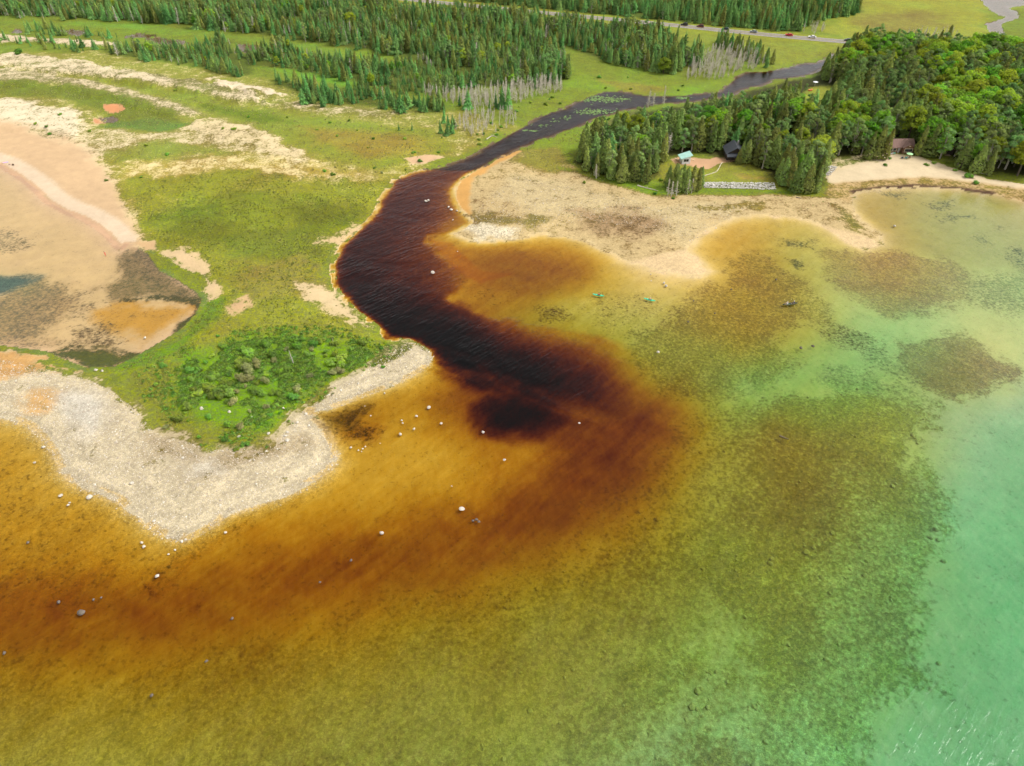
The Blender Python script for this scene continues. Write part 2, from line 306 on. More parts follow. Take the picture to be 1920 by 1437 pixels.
# --- beds of bay, river and lake (rock and algae are the 'cover' there)
in_lake = isw * (sdf(bay_poly, GX, GY, 20) < 0)
def setw(m, so, ve, c, g):
    soil[:] = np.where(m[..., None], np.array(L(*so)), soil); veg[:] = np.where(m[..., None], np.array(L(*ve)), veg)
    cov[:] = np.where(m, c, cov); grav[:] = np.where(m, g, grav)
setw(in_lake > .5, (232,206,152), (150,120,74), .1, .1)
paint([(1560,350),(2300,350),(2300,520),(1800,500),(1660,460),(1600,400)], 14, 5, (206,182,132), None, None, where=isw)
paint([(1700,740),(2300,700),(2300,1600),(1500,1600),(1640,1300),(1740,1000)], 14, 5, (222,198,166), None, None, where=isw)
setw((SDW > 0) & (GY > P(960,318)[1]) & (in_lake > .5), (120,95,70), (70,70,45), .3, 0)
BW = isw * (near_bay > 0)
setw(BW > .5, (226,192,152), (110,100,72), .05, 0)
paint([(-400,440),(0,430),(70,440),(60,460),(0,470),(-400,480)], 5, 4, None, None, .42, where=BW)
paint([(-400,545),(0,548),(60,520),(130,535),(140,570),(90,610),(100,640),(-400,650)], 6, 5, (196,162,122), (136,120,92), .55, where=BW)
paint([(130,540),(190,560),(200,590),(130,600),(100,570)], 6, 5, None, (136,116,84), .4, where=BW)
paint([(228,480),(262,462),(290,480),(345,525),(385,560),(372,580),(300,565),(200,552),(180,538),(225,510)], 6, 5, (166,136,100), (116,104,68), .52, where=BW)
paint([(290,470),(305,480),(322,510),(312,512),(300,495)], 1.5, 1, (196,170,145), None, .1, where=BW)
paint([(180,580),(260,565),(372,568),(362,592),(320,612),(270,640),(200,610)], 6, 5, (212,160,74), (120,92,40), .17, where=BW)
paint([(230,560),(300,562),(372,572),(380,560),(300,548)], 2.5, 2, None, (86,82,46), .8, where=BW)
paint([(330,604),(360,592),(378,572),(386,560),(380,590),(350,622),(320,634)], 2.5, 1.5, (130,104,60), (86,88,40), .8, where=BW)
paint([(120,612),(200,605),(235,640),(210,655),(130,650)], 4, 3, None, (120,100,64), .5, where=BW)
paint([(95,665),(130,650),(205,648),(250,668),(210,695),(150,695)], 3, 3, (140,110,60), (92,98,44), .9, where=BW)
paint([(-400,515),(0,518),(75,515),(40,532),(0,550),(-400,560)], 4, 2, (110,124,120), (96,112,112), .7, where=BW)
# lake
LW = in_lake
band_in = .12 + .88 * smooth(2, 38, dline([P(a, b) for a, b in [(1225,760),(1200,850),(1120,920),(900,1030),(600,1130),(300,1210),(0,1250),(-400,1270)]], GX, GY))
paint([(1245,770),(1340,752),(1400,760),(1470,740),(1560,722),(1640,716),(1700,735),(1745,752),(1738,790),(1716,832),(1745,905),(1772,985),(1764,1030),(1700,1066),(1692,1100),(1722,1135),(1706,1180),(1690,1210),(1722,1262),(1690,1300),(1642,1312),(1622,1400),(1590,1520),(200,1600),(-400,1500),(-400,1290),(0,1265),(300,1240),(560,1160),(800,1080),(1000,1000),(1150,900)], 7, 6, (216,206,150), (186,166,100), .8, .8, where=LW * band_in)
paint([(1580,860),(1660,900),(1700,1000),(1690,1060),(1640,1180),(1600,1310),(1560,1440),(1400,1440),(1420,1300),(1500,1200),(1540,1050)], 14, 8, (222,212,165), (194,174,114), .5, .8, where=LW)
paint([(1300,1180),(1400,1160),(1430,1250),(1340,1370),(1260,1440),(1120,1440),(1200,1330)], 14, 8, (218,204,164), None, .3, .4, where=LW)
paint([(-400,1230),(200,1260),(600,1200),(1000,1130),(1260,1120),(1200,1300),(1050,1480),(-400,1520)], 20, 8, (212,188,136), (194,166,110), .45, .5, where=LW)
paint([(1180,620),(1260,570),(1330,545),(1400,470),(1450,470),(1510,530),(1560,590),(1545,600),(1490,590),(1460,640),(1500,680),(1460,720),(1380,735),(1300,745),(1230,735),(1210,690)], 6, 4, (230,204,148), (196,170,104), .6, .8, where=LW)
paint([(1290,560),(1420,500),(1480,540),(1480,600),(1380,650),(1290,640)], 10, 6, None, (196,168,102), .66, .8, where=LW)
paint([(1100,560),(1200,550),(1280,575),(1220,620),(1120,610)], 6, 5, None, (112,82,48), .24, .5, where=LW)
paint([(1010,575),(1050,570),(1055,590),(1020,600)], 4, 3, None, (140,104,62), .5, .4, where=LW)
paint([(1055,580),(1090,565),(1078,590),(1050,600)], 4, 3, None, (140,104,64), .5, .4, where=LW)
paint([(870,505),(920,530),(960,545),(940,570),(900,560),(880,535)], 5, 5, None, (90,84,48), .2, where=LW)
paint([(1545,470),(1620,480),(1700,470),(1790,490),(1830,520),(1820,560),(1740,580),(1680,590),(1620,560),(1560,520)], 6, 4, (222,194,140), (204,172,120), .7, .7, where=LW)
paint([(1800,520),(1920,510),(2100,520),(2100,590),(1900,585),(1820,560)], 6, 5, None, (176,162,112), .5, .6, where=LW)
paint([(1690,640),(1740,622),(1810,625),(1870,660),(1915,690),(1860,725),(1800,742),(1740,720),(1700,690)], 4, 3, (214,188,138), (188,156,108), .8, .7, where=LW)
paint([(1500,705),(1560,690),(1640,700),(1700,720),(1740,745),(1720,752),(1640,728),(1540,725)], 6, 5, None, (172,154,104), .45, .5, where=LW)
paint([(1620,650),(1660,655),(1690,680),(1700,705),(1640,690)], 4, 4, None, (160,142,92), .45, .5, where=LW)
paint([(1560,600),(1660,640),(1600,650),(1540,620)], 4, 4, None, (140,116,70), .5, .4, where=LW)
paint([(1470,480),(1500,480),(1512,505),(1490,510)], 2.5, 2, None, (120,114,68), .65, where=LW)
paint([(1450,440),(1520,450),(1520,465),(1465,460)], 3, 3, None, (120,110,62), .5, where=LW)
for q in ([(1730,380),(1780,370),(1800,385),(1760,395)], [(1810,435),(1850,430),(1862,455),(1830,455)], [(1860,415),(1890,420),(1895,432),(1865,428)], [(1890,462),(1925,455),(1930,495),(1895,490)], [(1640,358),(1700,356),(1710,368),(1650,370)], [(1740,400),(1830,395),(1850,410),(1770,415)]):
    paint(q, 3, 3, None, (104,104,74), .45, where=LW)
paint([(-300,800),(0,790),(110,870),(260,975),(330,1020),(300,1110),(180,1130),(-300,1150)], 8, 6, (232,202,142), (128,98,56), .2, .4, where=LW)
paint([(600,800),(680,790),(720,800),(690,830),(640,830),(600,812)], 3, 3, (210,166,92), (110,88,42), .5, .2, where=LW)
paint([(582,772),(640,765),(690,760),(660,800),(620,810)], 3, 3, (150,122,68), (96,84,40), .6, .1, where=LW)
paint([(330,1015),(400,990),(480,960),(560,940),(420,1010),(340,1060),(290,1110),(270,1080)], 3, 3, (218,180,115), (92,78,44), .3, .5, where=LW)
paint([(a + (a - 350) * .05, b + (b - 800) * .07) for a, b in GR], 10, 3, (224,196,142), (150,120,74), .12, .75, amt=.8, where=LW * (1 - smooth(2.5, 6, SDW)))
# shoals of the river mouth
paint([(804,446),(845,455),(905,505),(960,512),(900,530),(850,500)], 1.5, 1, (226,180,108), None, .02, .05, where=LW)
fy_ = smooth(P(0,330)[1], P(0,220)[1], GY)[..., None]
veg[:] = np.where((SDW > 0)[..., None], veg, veg * (np.array([1.12, .95, .72]) * (1 - fy_) + np.array([1.02, 1.0, .85]) * fy_))
np.clip(cov, 0, 1, out=cov)
GZ[:] = np.where(SDW < -.5, np.maximum(GZ, .03), GZ)

rdist = dline(ROAD, GX, GY); rm_ = smooth(16, 8, rdist)
GZ[:] = np.where(rdist < 16, GZ * (1 - rm_) + 1.1 * rm_, GZ)

def gh(x, y):
    """terrain height at a point"""
    r = int(np.clip(np.searchsorted(ys, y) - 1, 0, len(ys) - 2)); fy = (y - ys[r]) / (ys[r + 1] - ys[r])
    s = x / max(75 + .66 * y, 60); c = int(np.clip(np.searchsorted(ss, s) - 1, 0, len(ss) - 2)); fx = (s - ss[c]) / (ss[c + 1] - ss[c])
    return float((GZ[r, c] * (1 - fx) + GZ[r, c + 1] * fx) * (1 - fy) + (GZ[r + 1, c] * (1 - fx) + GZ[r + 1, c + 1] * fx) * fy)
def lookup(A, X, Y):
    r = np.clip(np.searchsorted(ys, Y) - 1, 0, len(ys) - 2); fy = np.clip((Y - ys[r]) / (ys[r + 1] - ys[r]), 0, 1)
    s = X / wid(Y); c = np.clip(np.searchsorted(ss, s) - 1, 0, len(ss) - 2); fx = np.clip((s - ss[c]) / (ss[c + 1] - ss[c]), 0, 1)
    return (A[r, c] * (1 - fx) + A[r, c + 1] * fx) * (1 - fy) + (A[r + 1, c] * (1 - fx) + A[r + 1, c + 1] * fx) * fy

# ---------------------------------------------------------------- node helpers and materials
class NT:
    def __init__(s, name):
        s.m = bpy.data.materials.new(name); s.m.use_nodes = True
        s.t = s.m.node_tree; s.n = s.t.nodes; s.l = s.t.links; s.n.clear()
        s.out = s.n.new('ShaderNodeOutputMaterial')
    def add(s, typ, props=None, **inp):
        nd = s.n.new('ShaderNode' + typ)
        for k, v in (props or {}).items(): setattr(nd, k, v)
        for k, v in inp.items():
            sock = nd.inputs[int(k[1:])] if k[0] == 'i' and k[1:].isdigit() else nd.inputs[k.replace('_', ' ')]
            s.put(sock, v)
        return nd
    def put(s, sock, v):
        if isinstance(v, bpy.types.NodeSocket): s.l.new(v, sock)
        else:
            if isinstance(v, tuple) and len(v) == 3 and sock.type == 'RGBA': v = v + (1,)
            sock.default_value = v
    def math(s, op, a, b=0.0, clamp=False):
        nd = s.add('Math', {'operation': op, 'use_clamp': clamp}, i0=a, i1=b); return nd.outputs[0]
    def mix(s, f, a, b, mode='MIX'):
        nd = s.add('MixRGB', {'blend_type': mode}, Fac=f, Color1=a, Color2=b); return nd.outputs[0]
    def noise(s, scale, vec=None, detail=4, rough=.55, out=0, dist=0):
        nd = s.add('TexNoise', None, Scale=scale, Detail=float(detail), Roughness=rough, Distortion=float(dist))
        if vec is not None: s.l.new(vec, nd.inputs['Vector'])
        return nd.outputs[out]
    def ramp(s, f, a, b, c=0.0, d=1.0):
        nd = s.add('MapRange', {'clamp': True}, i0=f, i1=a, i2=b, i3=c, i4=d); return nd.outputs[0]

g = NT('ground_cover')
pos = g.add('NewGeometry').outputs['Position']
a_s = g.add('Attribute', {'attribute_name': 'soil'}).outputs['Color']
a_v = g.add('Attribute', {'attribute_name': 'veg'}).outputs['Color']
a_m = g.add('Attribute', {'attribute_name': 'misc'}).outputs['Vector']
sep = g.add('SeparateXYZ', None, Vector=a_m)
a_c, a_g, a_u = sep.outputs
n1 = g.noise(.19, pos, 7, .7); n2 = g.noise(1.1, pos, 5, .6); n3 = g.noise(.035, pos, 5, .6); n4 = g.noise(4.0, pos, 2, .6)
wf = g.ramp(a_u, 0, 1, .46, .74)
nn = g.ramp(g.math('ADD', g.math('MULTIPLY', n1, g.math('SUBTRACT', 1.0, wf)), g.math('MULTIPLY', n2, wf)), .35, .65)
msk = g.math('ADD', g.math('MULTIPLY', g.math('SUBTRACT', g.math('SUBTRACT', g.math('MULTIPLY', a_c, 1.36), .18), nn), g.ramp(a_u, 0, 1, 3.2, 1.6)), .5, True)
# vegetation: broad tone patches, mid clumps, fine blades
hv = g.add('HueSaturation', None, Hue=g.ramp(n3, .3, .7, .47, .515), Saturation=g.ramp(n2, .3, .7, .8, 1.15), Value=1.0, Fac=1.0, Color=a_v).outputs[0]
tone = g.math('MULTIPLY', g.ramp(n1, .3, .7, .8, 1.18), g.math('MULTIPLY', g.ramp(n2, .3, .7, .7, 1.3), g.ramp(n4, .3, .7, .7, 1.3)))
tone = g.math('ADD', g.math('MULTIPLY', g.math('SUBTRACT', tone, 1.0), g.ramp(a_u, 0, 1, 1, .62)), 1.0)
tone = g.math('MULTIPLY', tone, g.ramp(n3, .3, .7, .84, 1.16))
vcol = g.mix(1.0, hv, g.add('CombineXYZ', None, X=tone, Y=tone, Z=tone).outputs[0], 'MULTIPLY')
vo = g.add('TexVoronoi', None, Vector=pos, Scale=4.2, Randomness=1.0)
vo2 = g.add('TexVoronoi', None, Vector=pos, Scale=1.7, Randomness=1.0)
cv = g.add('SeparateXYZ', None, Vector=vo.outputs['Color']).outputs[0]
cv2 = g.add('SeparateXYZ', None, Vector=vo2.outputs['Color']).outputs[1]
st = g.math('MULTIPLY', g.math('MULTIPLY', g.ramp(cv, 0, 1, .78, 1.2), g.ramp(cv2, 0, 1, .70, 1.30)), g.ramp(vo.outputs['Distance'], .25, .75, 1.06, .74))
stm = g.math('ADD', g.math('MULTIPLY', g.math('SUBTRACT', st, 1.0), a_g), 1.0)
sand = g.math('MULTIPLY', g.math('MULTIPLY', g.ramp(n1, .3, .7, .9, 1.08), g.ramp(n3, .3, .7, .93, 1.06)), g.ramp(n4, .3, .7, .95, 1.05))
stone = g.math('MULTIPLY', stm, sand)
scol = g.mix(1.0, a_s, g.add('CombineXYZ', None, X=stone, Y=stone, Z=stone).outputs[0], 'MULTIPLY')
vst = g.add('CombineXYZ', None, X=stm, Y=stm, Z=stm).outputs[0]
vcol = g.mix(1.0, vcol, vst, 'MULTIPLY')
col = g.mix(msk, scol, vcol)
hgt = g.math('ADD', g.math('MULTIPLY', g.math('MULTIPLY', msk, n2), .5), g.math('ADD', g.math('MULTIPLY', g.math('MULTIPLY', vo.outputs['Distance'], a_g), -.2), g.math('MULTIPLY', n1, .5)))
bp = g.add('Bump', None, Strength=.75, Distance=.6, Height=hgt)
bs = g.add('BsdfPrincipled', None, Base_Color=col, Roughness=.92, Normal=bp.outputs[0])
bs.inputs['Specular IOR Level'].default_value = .15
g.l.new(bs.outputs[0], g.out.inputs[0])

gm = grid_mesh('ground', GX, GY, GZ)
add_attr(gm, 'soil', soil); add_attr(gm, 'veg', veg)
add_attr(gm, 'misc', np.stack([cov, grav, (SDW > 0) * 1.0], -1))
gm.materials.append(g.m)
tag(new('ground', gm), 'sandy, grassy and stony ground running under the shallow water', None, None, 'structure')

# ---------------------------------------------------------------- water: clear lake, tannin-stained river
LAKE_PTS = [(60,850,.95,.05),(0,900,1,.05),(100,960,1.05,.05),(200,1000,1.15,.05),(300,1060,1.15,.05),(50,1050,1.25,.05),(0,1100,1.5,.05),(100,1150,1.9,.05),(200,1160,2.0,.05),(400,1110,2.0,.05),
(300,1180,1.9,.05),(0,1190,1.8,.05),(120,1230,1.5,.1),(0,1300,.95,.18),(200,1300,1.0,.18),(0,1420,.62,.3),(200,1420,.6,.32),(420,1250,1.2,.15),(400,1350,.82,.28),(600,1420,.55,.4),
(600,1300,.7,.32),(600,1200,1.1,.15),(500,1010,1.6,.03),(560,950,1.25,.03),(650,900,1.0,.03),(700,960,1.15,.03),(750,860,.95,.03),(850,880,1.05,.03),(800,1000,1.75,.03),(950,960,1.9,.05),
(900,1050,1.75,.1),(800,1100,1.6,.1),(1000,1050,1.35,.15),(800,1200,.9,.3),(1000,1150,.75,.35),(1000,1300,.55,.45),(900,1420,.45,.5),(1050,900,2.0,.05),(1150,850,2.4,.05),(1200,800,2.4,.05),
(1235,765,2.1,.05),(1100,960,1.6,.12),(1200,900,1.5,.15),(1200,1000,.9,.3),(1290,800,1.1,.2),(1300,900,.85,.3),(1300,1000,.7,.4),(1300,1150,.45,.55),(1300,1300,.28,.65),(1200,1420,.15,.6),
(1450,780,.75,.25),(1500,830,.72,.3),(1500,950,.62,.4),(1500,1100,.45,.55),(1500,1300,.2,.75),(1640,780,.45,.4),(1700,900,.3,.55),(1800,800,.05,.6),(1900,730,.05,.4),(1900,800,.0,.8),(1800,950,0,.9),(1900,1100,0,1.15),(1900,1300,0,1.15),(1720,1420,0,1.1),
(1700,1100,.15,.85),(1920,1430,0,1.1),(1400,1420,.1,.75),(650,790,1.7,.03),(720,760,1.6,.03),(745,815,.95,.03),(850,720,2.7,.02),(800,690,1.3,.03),(760,700,.9,.03),(880,770,3.2,.02),(820,770,1.9,.03),(840,830,1.2,.03),(1000,830,1.7,.03),(1080,810,2.4,.03),
(820,670,.9,.02),(900,730,3.4,.02),(940,745,4.2,.02),(1050,800,3.8,.02),(1120,790,3.8,.02),(1190,780,3.4,.02),(1250,748,2.0,.15),(1150,800,2.6,.02),(1000,602,1.3,.3),(1100,622,.9,.35),(1230,700,.7,.4),(1250,650,.5,.4),(1200,620,.5,.4),(1225,730,1.2,.3),
(950,555,1.5,.1),(900,560,1.8,.05),(1000,575,1.1,.22),(975,592,1.3,.25),(1030,590,.9,.3),(1050,560,.6,.2),(1100,545,.5,.15),(1000,498,2.9,.03),(1060,500,2.7,.03),(1095,520,1.9,.05),(950,485,2.6,.03),(920,478,2.0,.03),(1030,520,2.2,.05),(1000,460,.7,.02),(1080,465,.7,.02),(1150,510,.7,.05),(1200,540,.35,.1),
(1300,545,.5,.1),(1250,600,.5,.25),(1350,600,.7,.2),(1400,560,.8,.15),(1400,650,.75,.3),(1300,680,.6,.45),(1450,510,.8,.2),(1400,440,.8,.05),(1350,470,.8,.05),(1480,620,.65,.3),(1560,530,.25,.35),(1620,580,.12,.5),
(1540,610,.4,.4),(1700,540,.35,.25),(1650,490,.45,.15),(1650,420,.55,.1),(1640,385,.55,.1),(1750,400,.25,.3),(1850,420,.15,.35),(1900,380,.2,.2),(1900,550,.08,.5),(1780,610,.05,.45),(1850,650,.1,.3),(1720,590,.05,.6),(1800,690,.25,.45),(1650,640,.05,.75),
(1550,680,.15,.75),(1480,710,.2,.8),(1420,735,.15,.85),(1350,725,.35,.6),(1600,700,.15,.8),(1480,480,.5,.3),(1240,525,.25,.03),(1480,430,.6,.15)]
LAKE_PTS = [p for p in LAKE_PTS if (p[0], p[1]) not in {(100,1150),(200,1160),(400,1110),(300,1180),(0,1190),(500,1010),(800,1000),(950,960),(900,1050),(800,1100),(1000,1050),(1050,900),(1150,850),(1200,800),(1235,765),(1100,960),(1200,900),(1080,810),(1150,800),(1000,830),(0,1100),(420,1250),(600,1200),(1290,800),(1200,1000)}] + [
 (1150,850,3.3,.03),(1050,920,2.8,.03),(950,970,2.5,.03),(1200,820,3.3,.03),(1100,800,3.0,.02),(800,1020,2.3,.03),(650,1055,2.3,.03),(500,1085,2.2,.03),(300,1150,2.3,.03),(100,1165,2.2,.03),(0,1175,2.1,.03),(1250,850,2.0,.12),(1230,775,2.8,.05),
 (1200,950,1.7,.15),(1100,1020,1.6,.15),(900,1095,1.8,.1),(700,1135,1.8,.1),(500,1180,1.8,.1),(250,1230,1.6,.12),(0,1250,1.45,.12),(1290,790,1.4,.2),(1220,1040,.95,.32),(600,1230,1.1,.2),(420,1270,1.15,.2),(1000,845,1.5,.02),(1000,890,1.7,.02),(0,1090,1.6,.03),(900,900,1.25,.02),(1130,930,2.3,.06),(850,950,1.5,.02),(500,1010,1.7,.02)]
RIV_PTS = [(760,345,4),(800,335,4),(840,345,3.2),(900,300,4.5),(1000,240,5),(1100,200,5),(1250,185,5),(1450,140,5),(720,420,5),(790,400,4.6),(850,400,2.8),(870,408,2.0),(780,450,4),(830,435,2.2),(680,450,5.2),(640,520,6),(700,560,6.5),
(740,510,4.4),(800,500,3.8),(790,475,3.8),(850,515,3.0),(780,580,6.5),(850,620,7.5),(830,555,3.6),(900,575,2.2),(880,540,2.0),(900,655,8),(950,620,3.2),(1000,700,8),(1050,745,6.2),(1100,700,5.2),(1150,740,4.4),(1100,655,3.0),(1180,745,3.0),(1190,705,2.2),(1060,690,5.2),(1050,650,3.4),(1160,665,2.2),(1020,630,2.6),(1210,750,2.4)]
def rbf(pts, vals, qx, qy, c=30.0):
    p = np.array(pts, float); v = np.array(vals, float)
    K = np.sqrt(((p[:, None] - p[None]) ** 2).sum(-1) + c * c); n = len(p)
    A = np.zeros((n + 1, n + 1)); A[:n, :n] = -K + np.eye(n) * 14; A[:n, n] = A[n, :n] = 1
    w = np.linalg.solve(A, np.append(v, 0))
    o = np.full(qx.shape, w[n])
    for i in range(n): o -= w[i] * np.sqrt((qx - p[i, 0]) ** 2 + (qy - p[i, 1]) ** 2 + c * c)
    return o
wys, wss, WX, WY = grid(520, 420)
dep = WY * ct_ + CAM_H * st_
QX = np.clip(CX + FPX * WX / np.maximum(dep, 30), -300, 2200); QY = np.clip(CY - FPX * (WY * st_ - CAM_H * ct_) / np.maximum(dep, 30), -20, 1560)
QX = np.where(WY < 25, np.clip(QX, 0, 1920), QX)
wob = (fbm(WX, WY, 18, 4, 51) - .5)
QXw, QYw = QX + wob * 40, QY + (fbm(WX, WY, 18, 4, 52) - .5) * 30
tanl = np.clip(rbf([p[:2] for p in LAKE_PTS], [p[2] * 1.06 for p in LAKE_PTS], QXw, QYw), 0, 4.5)
clr = np.clip(rbf([p[:2] for p in LAKE_PTS], [p[3] for p in LAKE_PTS], QXw, QYw), 0, 1.25)
tanr = np.clip(rbf([p[:2] for p in RIV_PTS], [p[2] for p in RIV_PTS], QX, QY, 14), 1.0, 9)
tanr = tanr * (.72 + .13 * tanr)
bandd = dline([P(a, b) for a, b in [(1200,790),(1150,850),(1050,925),(900,990),(700,1045),(480,1095),(250,1150),(0,1175),(-300,1190)]], WX, WY)
tanl = tanl + .6 * np.exp(-(bandd / 9.0) ** 2)
FU, FV = .85 * WX - .5 * WY, .5 * WX + .85 * WY
wisp = fbm(FU / 4.0, FV, 3.5, 4, 71) - .5
tanl = tanl * (1 + .45 * wisp * smooth(.8, 2.2, tanl))
wsd = lookup(SDW, WX, WY)
plume = smooth(P(700,600)[1], P(700,680)[1], WY)
core = sdf(RIVER_CORE, WX, WY, 40) + (fbm(WX, WY, 5, 4, 53) - .5) * 4.0 + wisp * 14 * plume
             # softer edge where the plume leaves the mouth
wdt = 1.5 + 8 * plume
cm = smooth(-.8, 1, core / wdt)
tan_ = tanl * (1 - cm) + tanr * cm
clr = clr * (1 - cm)
pool = sdf(PW([(895,765),(930,752),(985,752),(1025,768),(1035,790),(1010,812),(960,815),(905,805)]), WX, WY, 30) + (fbm(WX, WY, 4, 3, 54) - .5) * 2
tan_ = tan_ + 7 * smooth(-4, 5, pool)
ridge = dline([P(a, b) for a, b in [(905,690),(935,722),(990,748),(1040,766),(1080,774)]], WX, WY)
tan_ = tan_ * (1 - .42 * np.exp(-(ridge / 2.0) ** 2) * (tan_ > 2.5))
bayw = sdf(bay_poly, WX, WY, 30)
tan_ = np.where(bayw > -2, .10, tan_); clr = np.where(bayw > -2, 0.06 + .12 * np.exp(-(((QX - 0) / 70) ** 2 + ((QY - 530) / 18) ** 2)), clr)
shore = 1 - np.exp(-np.clip(wsd, 0, None) / np.where(core > -2, 1.5, 3.5))
tan_ *= shore; clr *= shore
farw = (WY > P(960,150)[1])
ripl = np.clip(.25 + .75 * cm + .5 * smooth(1500, 1800, QX) * smooth(500, 900, QY), 0, 1)
ripl = np.where(bayw > -2, .12, ripl)
wm = grid_mesh('water', WX, WY, np.zeros_like(WX))
add_attr(wm, 'opt', np.stack([tan_, clr, ripl], -1))
w = NT('stained_water')
pos = w.add('NewGeometry').outputs['Position']
op = w.add('SeparateXYZ', None, Vector=w.add('Attribute', {'attribute_name': 'opt'}).outputs['Vector'])
streak = w.add('Mapping', {'vector_type': 'TEXTURE'}, Vector=pos, Rotation=(0, 0, R(50)), Scale=(22, 3.0, 1))
sn = w.noise(1.0, streak.outputs[0], 4, .6)
mp = w.add('Mapping', {'vector_type': 'TEXTURE'}, Vector=pos, Rotation=(0, 0, R(44)), Scale=(2.6, .6, 1))
mp2 = w.add('Mapping', {'vector_type': 'TEXTURE'}, Vector=pos, Rotation=(0, 0, R(8)), Scale=(1.0, 3.2, 1))
rn = w.noise(.55, mp.outputs[0], 3, .5, dist=.3); rn2 = w.noise(.9, mp2.outputs[0], 3, .55)
wav = w.math('MULTIPLY', w.ramp(rn, .3, .7, .9, 1.1), w.ramp(rn2, .3, .7, .88, 1.12))      # wavelet path length; also puts rippled light on the bed into the tint
tn = w.math('MULTIPLY', w.math('MULTIPLY', op.outputs[0], w.ramp(sn, .25, .75, .82, 1.18)), wav)
cl = w.math('MULTIPLY', op.outputs[1], wav)
KT, KC = (.48, .82, 2.9), (1.55, .34, .8)
ch = [w.math('POWER', 2.71828, w.math('MULTIPLY', w.math('ADD', w.math('MULTIPLY', tn, KT[i]), w.math('MULTIPLY', cl, KC[i])), -.5)) for i in range(3)]
tcol = w.add('CombineXYZ', None, X=ch[0], Y=ch[1], Z=ch[2]).outputs[0]
tr = w.add('BsdfTransparent', None, Color=tcol)
slick = w.ramp(w.noise(.045, pos, 3, .55, dist=.6), .38, .62, .25, 1.0)
hh = w.math('MULTIPLY', w.math('MULTIPLY', w.math('ADD', rn, w.math('MULTIPLY', rn2, .45)), op.outputs[2]), slick)
bp = w.add('Bump', None, Strength=.7, Distance=.5, Height=hh)
gl = w.add('BsdfGlossy', None, Color=(1, 1, 1), Roughness=.14, Normal=bp.outputs[0])
fr = w.add('Fresnel', None, IOR=1.21, Normal=bp.outputs[0])
mx = w.add('MixShader', None, i0=fr.outputs[0], i1=tr.outputs[0], i2=gl.outputs[0])
w.l.new(mx.outputs[0], w.out.inputs[0])
wm.materials.append(w.m)
tag(new('water', wm), 'clear shallow lake water with a dark brown tannin river flowing in', None, None, 'structure')

# ---------------------------------------------------------------- trees and shrubs
rng = np.random.default_rng(7); random.seed(7)
def leaf_mat(name, col, hue=.03, val=.35, trans=.25, scale=.9):
    m = NT(name)
    oi = m.add('ObjectInfo').outputs['Random']
    po = m.add('NewGeometry').outputs['Position']
    nz = m.noise(scale, po, 3, .6)
    h = m.add('HueSaturation', None, Hue=m.ramp(oi, 0, 1, .5 - hue, .5 + hue), Saturation=m.ramp(nz, .3, .7, .85, 1.1),
              Value=m.math('MULTIPLY', m.ramp(m.math('FRACT', m.math('MULTIPLY', oi, 7.31)), 0, 1, 1 - val, 1 + val), m.ramp(nz, .3, .7, .7, 1.3)), Fac=1.0, Color=col)
    d = m.add('BsdfDiffuse', None, Color=h.outputs[0], Roughness=.5)
    t = m.add('BsdfTranslucent', None, Color=h.outputs[0])
    x = m.add('MixShader', None, i0=trans, i1=d.outputs[0], i2=t.outputs[0])
    m.l.new(x.outputs[0], m.out.inputs[0]); return m.m
def flat_mat(name, col, rough=.8, var=.15, scale=2.0, metal=0.0, spec=.3):
    m = NT(name)
    nz = m.noise(scale, m.add('TexCoord').outputs['Object'], 5, .6)
    v = m.ramp(nz, .3, .7, 1 - var, 1 + var)
    c = m.mix(1.0, col, m.add('CombineXYZ', None, X=v, Y=v, Z=v).outputs[0], 'MULTIPLY')
    b = m.add('BsdfPrincipled', None, Base_Color=c, Roughness=rough, Metallic=metal)
    b.inputs['Specular IOR Level'].default_value = spec
    m.l.new(b.outputs[0], m.out.inputs[0]); return m.m
M_SPR = leaf_mat('spruce_needles', (.185, .345, .095), .032, .38, .25)
M_CED = leaf_mat('cedar_foliage', (.26, .32, .08), .035, .34, .25)
M_BRO = leaf_mat('broad_leaves', (.27, .42, .04), .045, .36, .38)
M_ASP = leaf_mat('aspen_leaves', (.23, .34, .10), .035, .32, .35)
M_SHR = leaf_mat('shrub_leaves', (.20, .34, .05), .04, .35, .35)
M_WIL = leaf_mat('willow_leaves', (.34, .35, .13), .02, .25, .3)
M_BARK = flat_mat('bark', (.11, .085, .06)); M_PALE = flat_mat('pale_bark', (.42, .38, .31)); M_DEAD = flat_mat('dead_wood', (.55, .50, .41), .9, .25, .4)

def mesh_from(name, V, F, mat):
    me = bpy.data.meshes.new(name); me.from_pydata([tuple(v) for v in V], [], F); me.materials.append(mat); me.update(); return me
def tube(pts, rad, sides=5):
    """tapered tube through points -> verts, faces"""
    V, F = [], []
    for i, (p, r) in enumerate(zip(pts, rad)):
        p = Vector(p); a = Vector(pts[min(i + 1, len(pts) - 1)]) - Vector(pts[max(i - 1, 0)])
        q = a.to_track_quat('Z', 'Y')
        for k in range(sides):
            an = 2 * math.pi * k / sides
            V.append(p + q @ Vector((r * math.cos(an), r * math.sin(an), 0)))
    for i in range(len(pts) - 1):
        for k in range(sides):
            k2 = (k + 1) % sides
            F.append((i * sides + k, i * sides + k2, (i + 1) * sides + k2, (i + 1) * sides + k))
    F.append(tuple(range(sides))[::-1]); F.append(tuple((len(pts) - 1) * sides + k for k in range(sides)))
    return V, F
def join(parts):
    V, F = [], []
    for v, f in parts:
        o = len(V); V += list(v); F += [tuple(i + o for i in q) for q in f]
    return V, F
